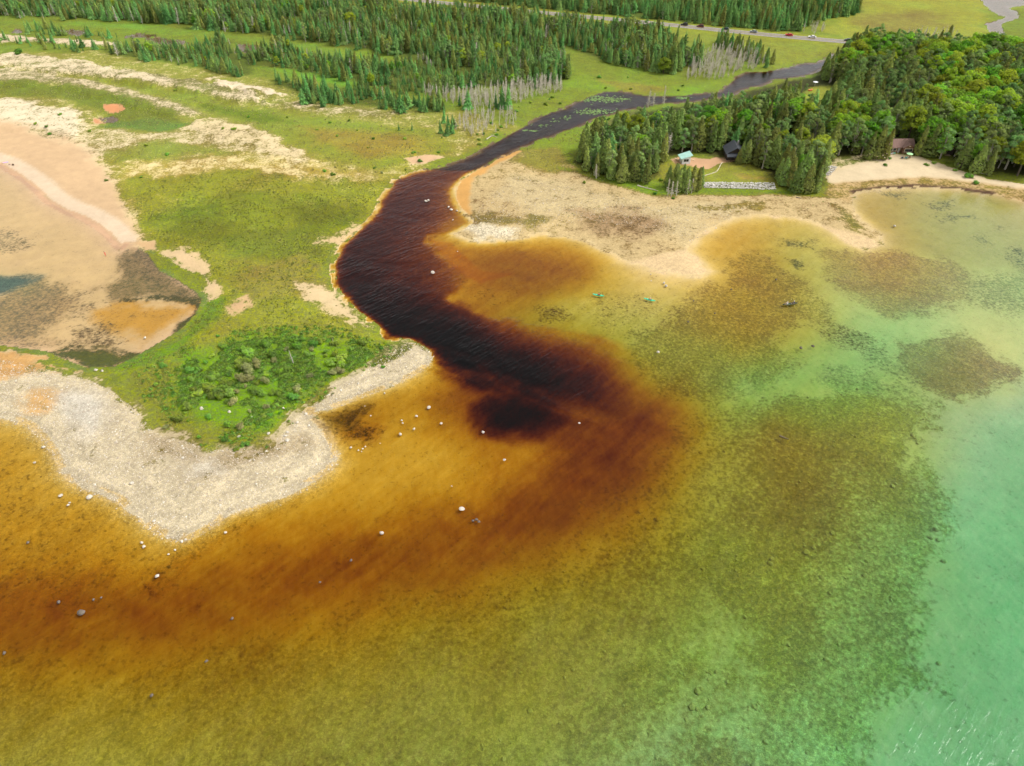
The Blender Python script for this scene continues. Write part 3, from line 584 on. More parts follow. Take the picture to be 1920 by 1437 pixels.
def leaves(C, N, S, r):
    """irregular leaf-clump quads at centres C facing N with size S"""
    n = len(C); N = N / (np.linalg.norm(N, axis=1, keepdims=True) + 1e-9)
    a = np.cross(N, r.normal(size=(n, 3))); a /= np.linalg.norm(a, axis=1, keepdims=True) + 1e-9
    b = np.cross(N, a); V = np.empty((n, 4, 3)); S = S[:, None]
    V[:, 0] = C - a * S * r.uniform(.6, 1.1, (n, 1)); V[:, 1] = C - b * S * r.uniform(.4, .9, (n, 1)) - N * S * .25
    V[:, 2] = C + a * S * r.uniform(.6, 1.1, (n, 1)); V[:, 3] = C + b * S * r.uniform(.4, .9, (n, 1)) - N * S * .25
    return V.reshape(-1, 3), [(4 * i, 4 * i + 1, 4 * i + 2, 4 * i + 3) for i in range(n)]

def spruce(seed, H=10.0, rad=1.7, dens=1.0):
    r = np.random.default_rng(seed); V, F = [], []
    lev = int(26 * dens)
    for i in range(lev):
        f = i / (lev - 1); z = H * (.06 + .93 * f); R0 = rad * (1 - f) ** .72 * r.uniform(.7, 1.15) + .06
        nb = max(4, int(9 * (1 - f) + 3)); off = r.uniform(0, 6.28)
        for k in range(nb):
            a = off + 6.283 * k / nb + r.uniform(-.25, .25); Rb = R0 * r.uniform(.65, 1.15)
            dr = -.22 * Rb + r.uniform(-.1, .1); w_ = .20 * Rb + .16
            Rb *= 1 + .22 * math.sin(a + seed + f * 5); ca, sa = math.cos(a), math.sin(a); o = len(V)
            if r.random() < .1: continue
            V += [(0, 0, z + .25), (ca * Rb * .55 - sa * w_, sa * Rb * .55 + ca * w_, z + dr * .6), (ca * Rb, sa * Rb, z + dr + .12), (ca * Rb * .55 + sa * w_, sa * Rb * .55 - ca * w_, z + dr * .6), (ca * Rb * .6, sa * Rb * .6, z + .22)]
            F += [(o, o + 1, o + 4), (o + 1, o + 2, o + 4), (o + 2, o + 3, o + 4), (o + 3, o, o + 4)]
    o = len(V); V += [(.12, 0, H * .94), (-.06, .1, H * .94), (-.06, -.1, H * .94), (0, 0, H * 1.04)]; F += [(o, o + 1, o + 3), (o + 1, o + 2, o + 3), (o + 2, o, o + 3)]
    return (V, F), tube([(0, 0, -.4), (0, 0, H * .5), (0, 0, H * .95)], [.17, .11, .02])
def cedar(seed, H=10.0, rad=2.0):
    r = np.random.default_rng(seed); n = 620
    h = r.uniform(0, 1, n) ** 1.15; a = r.uniform(0, 6.283, n)
    lob = 1 + .16 * np.sin(a * 3 + seed) + .12 * np.sin(h * 19 + a * 2)
    R0 = rad * np.clip((1 - h) ** .7 * (1.0 - .35 * np.exp(-h * 14)), .05, None) * lob * r.uniform(.72, 1.06, n)
    C = np.stack([R0 * np.cos(a), R0 * np.sin(a), H * (.05 + .93 * h)], 1)
    N = np.stack([np.cos(a), np.sin(a), r.uniform(.1, 1.0, n)], 1) + r.normal(0, .35, (n, 3))
    return leaves(C, N, r.uniform(.28, .52, n), r), tube([(0, 0, -.4), (.05, 0, H * .5), (0, .05, H * .9)], [.2, .13, .03])
def broadleaf(seed, H=12.0, rad=4.0, lobes=13, n=1500, base=.28, leaf=.5):
    r = np.random.default_rng(seed); C, N = [], []
    tr = [tube([(0, 0, -.4), (.1, .05, H * .3), (.05, .1, H * .7)], [.3, .22, .08])]
    for k in range(lobes):
        f = (k + .5) / lobes; a = k * 2.4 + r.uniform(-.4, .4); q = math.sqrt(max(0, 1 - (2 * f - .85) ** 2 * .8))
        c = np.array([rad * .62 * q * math.cos(a), rad * .62 * q * math.sin(a), H * (base + .12 + (.86 - base - .12) * f)])
        lr = rad * r.uniform(.36, .52) * (1.12 - .35 * f); m = n // lobes
        d = r.normal(size=(m, 3)); d /= np.linalg.norm(d, axis=1, keepdims=True); d[:, 2] = np.abs(d[:, 2]) * .8 + d[:, 2] * .35
        C.append(c + d * lr * r.uniform(.72, 1.06, (m, 1)) * np.array([1, 1, .8])); N.append(d + np.array([0, 0, .45]) + r.normal(0, .3, (m, 3)))
        tr.append(tube([(.05, .1, H * (base + .1)), tuple(c * .6 + np.array([0, 0, H * .16])), tuple(c)], [.1, .06, .03], 4))
    C, N = np.concatenate(C), np.concatenate(N)
    return leaves(C, N, r.uniform(.55, 1.1, len(C)) * leaf, r), join(tr)
def snag(seed, H=8.0, nb=26):
    r = np.random.default_rng(seed); lean = r.normal(0, .03, 2)
    parts = [tube([(0, 0, -.4), (lean[0] * H * .5, lean[1] * H * .5, H * .5), (lean[0] * H, lean[1] * H, H)], [.22, .15, .06], 5)]; br = []
    for k in range(nb):
        f = r.uniform(.12, .97); a = r.uniform(0, 6.28); l = (1.5 * (1 - f) + .35) * r.uniform(.5, 1.1); z = H * f
        p0 = np.array([lean[0] * z, lean[1] * z, z]); d = np.array([math.cos(a), math.sin(a), r.uniform(-.25, .45)])
        br.append(tube([tuple(p0), tuple(p0 + d * l * .5), tuple(p0 + d * l + np.array([0, 0, .1]))], [.085, .07, .04], 3))
    return join(br), parts[0]
def shrub(seed, rad=1.2, hh=1.1, n=330, leaf=.2):
    r = np.random.default_rng(seed); C, N = [], []; st = []
    for k in range(6):
        a = r.uniform(0, 6.28); q = rad * r.uniform(.15, .6); c = np.array([q * math.cos(a), q * math.sin(a), hh * r.uniform(.25, .6)])
        d = r.normal(size=(n // 6, 3)); d /= np.linalg.norm(d, axis=1, keepdims=True)
        c_ = c + d * rad * r.uniform(.32, .52) * np.array([1, 1, .85]) * r.uniform(.55, 1.05, (n // 6, 1)); c_[:, 2] = np.abs(c_[:, 2])
        C.append(c_); N.append(d + np.array([0, 0, .5])); st.append(tube([(0, 0, -.15), tuple(c * .6), tuple(c)], [.04, .03, .015], 3))
    C, N = np.concatenate(C), np.concatenate(N)
    return leaves(C, N, r.uniform(.7, 1.3, len(C)) * leaf, r), join(st)

PROTO = {}          # kind -> list of (crown mesh, trunk mesh, nominal height)
def proto(kind, crown, trunk, cm, tm, H):
    k = len(PROTO.setdefault(kind, []))
    PROTO[kind].append((mesh_from(f'{kind}_crown', *crown, cm), mesh_from(f'{kind}_trunk', *trunk, tm), H))
for i in range(9):
    c_, t_ = spruce(10 + i, 10, (1.8, 2.3, 1.5, 2.8, 2.0, 1.7, 3.0, 2.4, 1.4)[i], (1, 1, .8, .9, .9, 1.1, .75, .7, .8)[i]); proto('spruce', c_, t_, M_SPR, M_BARK, 10)
for i in range(5):
    c_, t_ = cedar(30 + i, 10, (1.9, 2.3, 1.6, 2.6, 2.0)[i]); proto('cedar', c_, t_, M_CED, M_BARK, 10)
for i in range(5):
    c_, t_ = broadleaf(50 + i, 12, (4.2, 3.6, 4.8, 4.0, 3.4)[i], (13, 11, 16, 12, 10)[i], 1500, .2); proto('maple', c_, t_, M_BRO, M_BARK, 12)
for i in range(4):
    c_, t_ = broadleaf(70 + i, 12, (2.5, 2.2, 2.9, 2.0)[i], 11, 1000, .1, .42); proto('aspen', c_, t_, M_ASP, M_PALE, 12)
for i in range(6):
    c_, t_ = snag(90 + i, 8, (60, 74, 48, 66, 80, 54)[i]); proto('snag', c_, t_, M_DEAD, M_DEAD, 8)
for i in range(5):
    c_, t_ = shrub(110 + i, (1.2, 1.0, 1.4, 1.1, 1.3)[i], (1.1, 1.2, 1.0, 1.4, .8)[i]); proto('shrub', c_, t_, M_SHR, M_BARK, 1.5)
for i in range(2):
    c_, t_ = shrub(120 + i, 1.3, 1.6, 360, .17); proto('willow', c_, t_, M_WIL, M_PALE, 1.9)

TREES = []          # kind, x, y, height, zone
def in_poly(poly, x, y):
    ins = False
    for i in range(len(poly)):
        ax, ay = poly[i - 1]; bx, by = poly[i]
        if (ay > y) != (by > y) and x < (bx - ax) * (y - ay) / (by - ay) + ax: ins = not ins
    return ins
KEEP_OUT = [PW(p) for p in ([(1475,222),(1492,195),(1520,168),(1568,162),(1592,172),(1570,196),(1545,212),(1505,226)], [(1660,290),(1662,268),(1708,268),(1714,292)], [(1350,312),(1352,290),(1394,288),(1400,306)], [(1758,300),(1762,280),(1782,282),(1786,305)], [(1255,310),(1258,292),(1296,292),(1304,312)])]
road_np = ROAD
def ok_spot(x, y, clear=10):
    if float(lookup(SDW, np.array([x]), np.array([y]))[0]) > -1.2: return False
    if float(dline(road_np, np.array([x]), np.array([y]))[0]) < clear: return False
    return not any(in_poly(k, x, y) for k in KEEP_OUT)
def scatter(pts, spacing, mix, hr, zone, prob=1.0, patch=None):
    """jittered planting inside a surveyed stand"""
    poly = PW(pts, .5); lo, hi = poly.min(0), poly.max(0)
    kinds, wts = zip(*mix); wts = np.cumsum(wts) / sum(wts)
    y = lo[1]
    while y < hi[1]:
        x = lo[0] + random.uniform(0, spacing)
        while x < hi[0]:
            X, Y = x + random.uniform(-.45, .45) * spacing, y + random.uniform(-.45, .45) * spacing
            ragged = zone in ('north', 'strip', 'far')
            if ragged:
                nz = vnoise(np.array([X / 13, X / 7 + 40, X / 28]), np.array([Y / 13, Y / 7, Y / 28 + 9]), 99)
                if nz[0] * .7 + nz[1] * .3 < .27: x += spacing; continue
            wx_, wy_ = (X + (nz[0] - .5) * 16, Y + (nz[1] - .5) * 16) if ragged else (X, Y)
            if random.random() < prob and in_poly(poly, wx_, wy_) and ok_spot(X, Y):
                q = float(vnoise(np.array([X / 22]), np.array([Y / 22]), 77)[0]) * .6 + random.random() * .4
                k = kinds[int(np.searchsorted(wts, min(q, .999)))] if patch else kinds[int(np.searchsorted(wts, random.random()))]
                TREES.append((k, X, Y, random.uniform(*hr) * (.75 if k == 'snag' else 1.0) * ((.62 + .66 * nz[2]) if ragged else 1.0), zone))
            x += spacing
        y += spacing * .9
def plant(kind, px, py, h, zone):
    x, y = P(px, py, .5); TREES.append((kind, x, y, h, zone))
scatter(F1, 3.7, [('spruce', .5), ('cedar', .27), ('aspen', .18), ('snag', .05)], (6, 11.5), 'north')
scatter([(1050,135),(1030,100),(1062,92),(1150,122),(1262,142),(1292,126),(1310,110),(1280,85),(1150,60),(1060,70)], 6, [('cedar', .5), ('snag', .3), ('aspen', .2)], (5, 9), 'north')
scatter(F1, 9.0, [('maple', .5), ('aspen', .5)], (5, 9), 'north', .35)
scatter(F3A, 8.0, [('maple', .4), ('aspen', .6)], (4, 8), 'strip', .35)
scatter(F2, 4.0, [('spruce', .7), ('cedar', .2), ('aspen', .1)], (7, 12), 'far')
scatter([(1490,66),(1500,48),(1550,45),(1570,58),(1530,66)], 4.5, [('snag', 1)], (5, 8), 'far', .8)
scatter([(1060,24),(1060,-5),(1190,10),(1190,38)], 7, [('cedar', .5), ('aspen', .3), ('spruce', .2)], (3, 7), 'far')
scatter(F3A, 3.7, [('spruce', .66), ('cedar', .2), ('aspen', .1), ('snag', .04)], (4, 9), 'strip')
scatter(F3B, 3.6, [('spruce', .8), ('cedar', .15), ('snag', .05)], (4, 8.5), 'strip')
scatter([(0,82),(70,90),(130,96),(195,102),(190,92),(100,82),(0,74)], 4.2, [('spruce', .8), ('cedar', .2)], (3, 6), 'strip', .6)
scatter([(50,62),(110,70),(170,74),(215,74),(215,64),(150,60),(80,54)], 4.2, [('spruce', .7), ('cedar', .3)], (4, 7), 'strip', .7)
scatter([(-120,30),(330,44),(330,40),(150,32),(-120,24)], 5, [('snag', 1)], (5, 8), 'north', .6)
DEAD1 = [(800,185),(860,200),(920,206),(980,192),(1060,172),(1058,158),(1000,160),(930,172),(860,176),(790,176)]
DEAD2 = [(845,240),(885,262),(930,252),(962,236),(985,215),(930,212),(870,215)]
DEAD3 = [(1285,152),(1350,150),(1402,135),(1432,122),(1385,98),(1335,100),(1298,122)]
scatter(DEAD1, 2.6, [('snag', 1)], (5, 9), 'deadwest', .85)
scatter(DEAD2, 2.9, [('snag', 1)], (4, 8), 'deadwest', .75)
scatter(DEAD3, 3.1, [('snag', 1)], (6, 10), 'deadeast', .8)
scatter([(1690,78),(1700,70),(1790,68),(1790,76)], 3.4, [('snag', .8), ('spruce', .2)], (6, 9), 'deadfar', .9)
scatter([(760,110),(830,135),(815,118),(770,104)], 3.4, [('snag', .9), ('spruce', .1)], (7, 11), 'north', .8)
scatter([(1330,85),(1345,75),(1405,92),(1455,124),(1440,132),(1390,112)], 3.6, [('cedar', .6), ('spruce', .4)], (6, 9), 'marsh', .8)
scatter([(850,258),(832,252),(850,232),(872,240),(868,258)], 3.2, [('spruce', 1)], (4, 8), 'strip', .7)
for a, b, h in ((833,232,8),(826,252,6),(838,256,7),(848,252,6.5),(773,246,4),(748,246,3.5),(878,205,9),(940,205,11),(952,206,12),(930,204,9),(815,196,10),(862,200,7),(918,210,6)): plant('spruce', a, b, h, 'strip')
# headland
scatter([(1540,310),(1580,298),(1660,284),(1662,268),(1708,268),(1716,290),(1830,322),(1920,333),(2100,345),(2100,80),(1920,95),(1700,99),(1620,95),(1575,135),(1600,170),(1560,230)], 4.9, [('maple', .34), ('aspen', .3), ('cedar', .3), ('spruce', .06)], (10, 17), 'head', 1.0, True)
scatter([(1078,300),(1120,333),(1205,343),(1228,332),(1232,312),(1255,298),(1300,288),(1340,294),(1400,303),(1440,326),(1458,345),(1478,358),(1535,360),(1545,340),(1540,310),(1560,230),(1600,170),(1575,150),(1540,180),(1500,192),(1450,204),(1400,216),(1350,226),(1300,234),(1240,242),(1180,252),(1110,272)], 4.2, [('cedar', .42), ('aspen', .4), ('spruce', .1), ('maple', .06), ('snag', .02)], (8, 15), 'head', 1.0)
for a, b, h in ((1700,268,17),(1725,262,16),(1680,262,15),(1745,222,16),(1765,228,15),(1795,232,13),(1605,285,11),(1345,262,14),(1390,265,15),(1505,248,14),(1610,118,14),(1720,128,15),(1740,122,13),(1775,150,15),(1800,140,14),(1850,150,14),(1870,145,14),(1892,120,13),(1912,130,14),(1830,128,13),(1855,185,12),(1910,190,12),(1752,188,13)): plant('maple', a, b, h, 'bright')
for a, b, h in ((1100,322,11),(1118,332,10),(1145,338,9),(1165,342,11),(1188,340,10),(1210,346,12),(1085,306,10),(1655,300,13),(1640,298,14),(1625,300,12),(1720,292,13),(1738,294,14),(1755,294,13),(1490,362,12),(1510,363,12),(1528,362,11),(1480,352,12),(1465,345,11),(1800,316,13),(1825,326,12),(1850,330,11)): plant('cedar', a, b, h, 'front')
for a, b, h in ((1252,352,9),(1262,356,10.5),(1272,360,9.5),(1285,361,10),(1296,360,10.5),(1306,358,9.5),(1312,352,8.5),(1280,350,9),(1265,345,8)): plant('cedar', a, b, h, 'clump')
for a, b, h in ((1252,368,7),(1258,370,6),(1268,368,6),(1288,366,6),(1296,364,6)): plant('snag', a, b, h, 'clump')
for a, b, h in ((1477,330,12),(1868,305,9),(1118,336,6),(1245,194,9),(1215,200,8),(1225,198,7)): plant('snag', a, b, h, 'head')
scatter([(1110,268),(1180,248),(1240,238),(1300,230),(1350,222),(1400,212),(1450,200),(1500,188),(1540,176),(1540,165),(1480,172),(1430,186),(1380,200),(1300,214),(1240,222),(1180,238),(1120,254)], 4.6, [('cedar', .4), ('aspen', .3), ('shrub', .3)], (2.5, 6), 'head', .8)
scatter([(1538,155),(1548,116),(1600,92),(1650,108),(1610,165),(1570,160)], 4.0, [('cedar', .6), ('spruce', .25), ('aspen', .15)], (8, 12), 'head')
scatter([(1290,226),(1300,205),(1350,196),(1372,200),(1370,222)], 4.2, [('cedar', .5), ('aspen', .5)], (5, 8), 'head')
for a, b, h in ((1388,306,9),(1396,306,10),(1383,309,7)): plant('cedar', a, b, h, 'front')
# shrubs of the west point and dunes
bush_poly = [(335,690),(430,642),(560,632),(680,642),(705,664),(690,690),(600,722),(540,762),(500,800),(430,812),(330,765)]
scatter(bush_poly, 3.3, [('shrub', .76), ('willow', .24)], (1.0, 2.8), 'point', .46)
scatter([(250,700),(330,660),(450,615),(620,610),(740,640),(740,690),(640,730),(580,790),(520,850),(380,850),(270,800)], 6, [('shrub', .8), ('willow', .2)], (.6, 1.5), 'point', .3)
for a, b, h in ((405,748,3.6),(418,740,3.4),(432,745,3.2),(395,735,3.2),(372,742,2.6),(360,720,2.4),(470,668,3.2),(498,655,3.0),(520,668,3.0),(560,655,3.0),(590,648,2.6),(335,790,2.2),(420,828,2.0),(460,838,1.6),(640,690,2.4),(375,698,2.2)): plant('shrub', a, b, h, 'point')
for a, b, h in ((470,700,3.8),(485,690,3.6),(460,715,3.2),(500,720,2.8),(640,700,2.2),(440,760,2.4)): plant('willow', a, b, h, 'point')
for a, b, h in ((68,238,1.6),(90,243,1.5),(93,254,1.5),(115,220,1.6),(170,248,1.4),(37,108,4.5),(275,275,1.5),(313,292,1.5),(265,334,1.1),(610,325,1.8),(625,330,1.6),(440,248,1.5),(420,247,1.5),(465,222,1.3),(330,172,1.3),(200,340,1.0),(540,222,1.3),(620,232,1.2),(655,228,1.2),(700,262,1.5),(760,262,1.4),(1658,312,1.6),(1668,300,1.4),(1750,308,1.2),(1775,308,1.2),(1735,312,1.4),(1815,335,3.0),(1830,345,2.2),(1790,322,1.6),(1240,340,1.4),(1230,365,1.6),(1262,374,1.4),(1095,345,1.4),(1140,225,1.6)): plant('shrub', a, b, h, 'dune')
scatter([(560,240),(830,235),(900,262),(830,300),(740,325),(640,330)], 11, [('shrub', .8), ('willow', .2)], (.7, 1.5), 'dune', .45)
scatter([(900,275),(1000,215),(1060,195),(1060,175),(960,205),(900,240),(860,265)], 6, [('shrub', 1)], (.8, 1.8), 'bank', .6)
scatter([(1060,130),(1300,160),(1290,172),(1100,168)], 10, [('shrub', .8), ('willow', .2)], (.8, 1.8), 'bank', .5)

GRP = {'north': ('northern forest', 'forest north of the river'), 'far': ('woods beyond the highway', 'woods beyond the highway'), 'strip': ('dune tree belt', 'tree belt behind the dunes'),
       'deadwest': ('western dead stand', 'dead stand on the west bank'), 'deadeast': ('upper dead stand', 'dead stand by the river bend'), 'deadfar': ('far marsh edge', 'dead trees at the far marsh edge'),
       'marsh': ('highway row', 'row between marsh and highway'), 'head': ('headland wood', 'wood on the eastern headland'), 'bright': ('headland wood', 'wood on the eastern headland'), 'front': ('headland wood edge', 'front row of the headland wood'),
       'clump': ('cedar clump', 'clump by the revetment'), 'point': ('west point thicket', 'thicket on the west point'), 'dune': ('open ground', 'scattered shrubs of dune and meadow'), 'bank': ('grassy river bank', 'shrubs of the river bank')}
MARKS = [((1283,300), 'white cabin'), ((1375,293), 'dark cabin'), ((1686,280), 'brown cabin'), ((1772,285), 'brown shed'), ((1530,182), 'lawn clearing'), ((1410,160), 'river bend'), ((1600,95), 'highway\'s right end'), ((1900,130), 'right frame edge'), ((1900,240), 'right frame edge'), ((1900,320), 'right end of the beach'),
         ((1550,322), 'short stone pile'), ((1390,352), 'long revetment'), ((1200,212), 'river\'s right bank'), ((1090,300), 'headland\'s left tip'), ((1505,355), 'headland\'s southern tip'), ((1200,60), 'highway'), ((1400,60), 'highway cars'), ((1040,150), 'marsh meadow'), ((900,190), 'grey dead stand'), ((870,250), 'lower dead stand'), ((700,105), 'small green clearing'), ((620,185), 'outer dune'), ((460,95), 'eastern pond'), ((310,80), 'middle pond'), ((130,62), 'western pond'), ((30,40), 'left frame edge'), ((300,40), 'long green swale'), ((550,140), 'green dune strip'), ((900,20), 'highway\'s left part'), ((1200,150), 'marsh meadow'), ((1360,130), 'upper dead stand'), ((1740,72), 'headland wood\'s far edge'),
         ((400,740), 'thicket\'s left end'), ((500,690), 'thicket\'s middle'), ((640,670), 'thicket\'s right end'), ((440,810), 'thicket\'s lower edge'), ((90,245), 'bright dune by the bay'), ((300,280), 'dark green swale'), ((560,250), 'olive meadow'), ((800,280), 'riverside sand patch'), ((1660,305), 'cabin beach'), ((1820,335), 'right end of the beach'), ((1250,365), 'cedar clump')]
def where_label(look, zone, x, y, h, lo, hi):
    a, b = PIX(x, y, 0); mk = min(MARKS, key=lambda m: (m[0][0] - a) ** 2 + ((m[0][1] - b) * 2) ** 2)[1]
    size = 'tall ' if h > hi else ('small ' if h < lo else '')
    return f'{size}{look} in the {GRP[zone][0]} near the {mk}' if zone != 'dune' else f'{size}{look} on open ground near the {mk}'
LOOK = {'spruce': ('spruce_tree', 'dark pointed spruce', 'tree'), 'cedar': ('cedar_tree', 'olive dense cedar', 'tree'), 'maple': ('maple_tree', 'bright round maple', 'tree'),
        'aspen': ('aspen_tree', 'slender aspen', 'tree'), 'snag': ('dead_tree', 'bare dead tree', 'tree'), 'shrub': ('shrub', 'leafy green shrub', 'shrub'), 'willow': ('willow_shrub', 'pale yellowish willow shrub', 'shrub')}
def in_view(x, y, h):
    a, b = PIX(x, y, h); c, d = PIX(x, y, 0); return -20 < c < 1940 and d > -5
byk = {}
for t in TREES: byk.setdefault(t[0], []).append(t)
REST = {}
CAP = {'spruce': 300, 'cedar': 300, 'maple': 300, 'aspen': 300, 'snag': 300, 'shrub': 300, 'willow': 300}
for kind, lst in byk.items():
    pr = PROTO[kind]
    lst.sort(key=lambda t: -(t[3] / (t[2] * ct_ + CAM_H * st_)) if in_view(t[1], t[2], t[3]) else 1)
    nm, look, cat = LOOK[kind]; hs_ = sorted(t[3] for t in lst[:CAP[kind]]); q_lo, q_hi = hs_[len(hs_) // 3], hs_[2 * len(hs_) // 3]
    for i, (k, x, y, h, zone) in enumerate(lst):
        if i >= CAP[kind] or not in_view(x, y, h): REST.setdefault(kind, []).append((x, y, h)); continue
        cme, tme, H = random.choice(pr); s = h / H; z = gh(x, y); wx = random.uniform(.8, 1.3)
        e = new(nm, None, None, (x, y, z)); e.rotation_euler = (random.gauss(0, .03), random.gauss(0, .03), random.uniform(0, 6.28)); e.scale = (s * wx, s * wx, s); e.empty_display_size = .5
        tag(e, where_label(look, zone, x, y, h, q_lo, q_hi), cat, GRP[zone][1])
        new('branches' if kind == 'snag' else ('foliage' if cat == 'shrub' else 'crown'), cme, e); new('stems' if cat == 'shrub' else 'trunk', tme, e)

# ---- the rest of each kind, planted as one mass
def scatter_mass(name, protos, pts, label):
    """protos: list of meshes; pts: list of (x,y,z,scale,rot,index)"""
    c = bpy.data.collections.new(name + '_kinds')
    for i, me in enumerate(protos):
        c.objects.link(bpy.data.objects.new(f'{name}_kind_{i:02d}', me))
    me = bpy.data.meshes.new(name); a = np.array([p[:3] for p in pts], np.float32)
    me.vertices.add(len(a)); me.vertices.foreach_set('co', a.ravel())
    at = me.attributes.new('kind_index', 'INT', 'POINT'); at.data.foreach_set('value', np.array([p[5] for p in pts], np.int32))
    g0 = np.random.default_rng(len(pts)); n = len(pts); sc = np.array([p[3] for p in pts]); wx = g0.uniform(.8, 1.3, n)
    at = me.attributes.new('scl', 'FLOAT_VECTOR', 'POINT'); at.data.foreach_set('vector', np.stack([sc * wx, sc * wx * g0.uniform(.85, 1.15, n), sc], 1).astype(np.float32).ravel())
    at = me.attributes.new('rot', 'FLOAT_VECTOR', 'POINT'); at.data.foreach_set('vector', np.stack([g0.normal(0, .035, n), g0.normal(0, .035, n), np.array([p[4] for p in pts])], 1).astype(np.float32).ravel())
    me.update(); o = new(name, me); tag(o, label, None, None, 'stuff')
    ng = bpy.data.node_groups.new(name, 'GeometryNodeTree')
    ng.interface.new_socket('Geometry', in_out='INPUT', socket_type='NodeSocketGeometry'); ng.interface.new_socket('Geometry', in_out='OUTPUT', socket_type='NodeSocketGeometry')
    N = ng.nodes; gi, go = N.new('NodeGroupInput'), N.new('NodeGroupOutput')
    ip = N.new('GeometryNodeInstanceOnPoints'); ci = N.new('GeometryNodeCollectionInfo'); ci.inputs['Collection'].default_value = c
    ci.inputs['Separate Children'].default_value = True; ci.inputs['Reset Children'].default_value = True
    def na(n, t):
        q = N.new('GeometryNodeInputNamedAttribute'); q.data_type = t; q.inputs['Name'].default_value = n; return q.outputs['Attribute']
    ng.links.new(gi.outputs[0], ip.inputs['Points']); ng.links.new(ci.outputs[0], ip.inputs['Instance']); ip.inputs['Pick Instance'].default_value = True
    ng.links.new(na('kind_index', 'INT'), ip.inputs['Instance Index']); ng.links.new(na('rot', 'FLOAT_VECTOR'), ip.inputs['Rotation']); ng.links.new(na('scl', 'FLOAT_VECTOR'), ip.inputs['Scale'])
    ng.links.new(ip.outputs[0], go.inputs[0])
    md = o.modifiers.new('planting', 'NODES'); md.node_group = ng
    return o
def whole(kind):
    out = []
    for cme, tme, H in PROTO[kind]:
        me = cme.copy(); b = bmesh.new(); b.from_mesh(cme); n0 = len(b.faces); b.from_mesh(tme); b.faces.ensure_lookup_table()
        for f in b.faces[n0:]: f.material_index = 1
        b.to_mesh(me); b.free(); me.materials.append(tme.materials[0]); out.append(me)
    return out
MASS = {'spruce': ('spruce_forest', 'dark pointed spruces massed in the far forest'), 'cedar': ('cedar_forest', 'olive cedars massed in the far forest and on the headland'), 'maple': ('maple_wood', 'round green maples massed beyond the frame of the headland'),
        'aspen': ('aspen_wood', 'grey green aspens massed in the far woods'), 'snag': ('dead_wood_stand', 'thin grey dead trees massed along the marsh edges'), 'shrub': ('shrub_cover', 'low shrubs massed at the edges'), 'willow': ('willow_cover', 'pale willows massed at the edges')}
for kind, lst in REST.items():
    ms = whole(kind); H = PROTO[kind][0][2]
    scatter_mass(MASS[kind][0], ms, [(x, y, gh(x, y), h / H, random.uniform(0, 6.28), random.randrange(len(ms))) for x, y, h in lst], MASS[kind][1])
print('TREES', {k: len(v) for k, v in byk.items()}, 'rest', {k: len(v) for k, v in REST.items()})

# ---------------------------------------------------------------- road
def strip(name, pts, off, width, z, mat):
    V, F = [], []
    for i, p in enumerate(pts):
        a = Vector(pts[max(i - 1, 0)]); b = Vector(pts[min(i + 1, len(pts) - 1)]); d = (b - a).normalized(); n = Vector((-d.y, d.x))
        for s in (-.5, .5):
            q = Vector(p) + n * (off + s * width); V.append((q.x, q.y, z))
    for i in range(len(pts) - 1): F.append((2 * i, 2 * i + 1, 2 * i + 3, 2 * i + 2))
    return mesh_from(name, V, F, mat)
dense = []
for i in range(len(ROAD) - 1):
    for k in range(6): t = k / 6; dense.append((ROAD[i][0] * (1 - t) + ROAD[i + 1][0] * t, ROAD[i][1] * (1 - t) + ROAD[i + 1][1] * t))
M_ASPH = flat_mat('asphalt', (.22, .20, .18), .9, .12, .2); M_SHOUL = flat_mat('road_shoulder', (.34, .30, .24), .95, .15, .3)
M_YEL = flat_mat('yellow_line', (.65, .45, .08), .7); M_WHL = flat_mat('white_line', (.75, .75, .72), .7)
rd_ = new('road', strip('road', dense, 0, 7.2, 1.22, M_ASPH)); tag(rd_, 'pale grey two-lane highway crossing the marsh', None, None, 'structure')
new('shoulder', strip('shoulder', dense, 0, 8.6, 1.18, M_SHOUL), rd_)
for off, mt in ((-.15, M_YEL), (.15, M_YEL), (-3.3, M_WHL), (3.3, M_WHL)): new('road_line', strip('road_line', dense, off, .14, 1.25, mt), rd_)

# ---------------------------------------------------------------- small builders
def box(x0, x1, y0, y1, z0, z1):
    V = [(x0, y0, z0), (x1, y0, z0), (x1, y1, z0), (x0, y1, z0), (x0, y0, z1), (x1, y0, z1), (x1, y1, z1), (x0, y1, z1)]
    return V, [(3, 2, 1, 0), (4, 5, 6, 7), (0, 1, 5, 4), (1, 2, 6, 5), (2, 3, 7, 6), (3, 0, 4, 7)]
def prism(poly, y0, y1):
    """extrude an x-z outline along y"""
    n = len(poly); V = [(x, y0, z) for x, z in poly] + [(x, y1, z) for x, z in poly]
    return V, [tuple(range(n))[::-1] if False else tuple(range(n)), tuple(range(2 * n - 1, n - 1, -1))] + [(i, i + n, (i + 1) % n + n, (i + 1) % n) for i in range(n)]
def part(name, shape, mat, parent, bevel=0):
    me = mesh_from(name, *shape, mat)
    b = bmesh.new(); b.from_mesh(me)
    if bevel: bmesh.ops.bevel(b, geom=b.edges[:], offset=bevel, segments=2, affect='EDGES', profile=.6)
    bmesh.ops.recalc_face_normals(b, faces=b.faces); b.to_mesh(me); b.free()
    return new(name, me, parent)
def root(name, px, py, rz, label, cat, group=None, z=None, dz=0):
    x, y = P(px, py, .5 if z is None else z); e = new(name, None, None, (x, y, (gh(x, y) if z is None else z) + dz)); e.rotation_euler = (0, 0, rz); e.empty_display_size = .5
    return tag(e, label, cat, group)
PAINT = {}
def paint_mat(c, rough=.35, spec=.5):
    if c not in PAINT: PAINT[c] = flat_mat('paint_%d' % len(PAINT), c, rough, .05, 3, 0, spec)
    return PAINT[c]
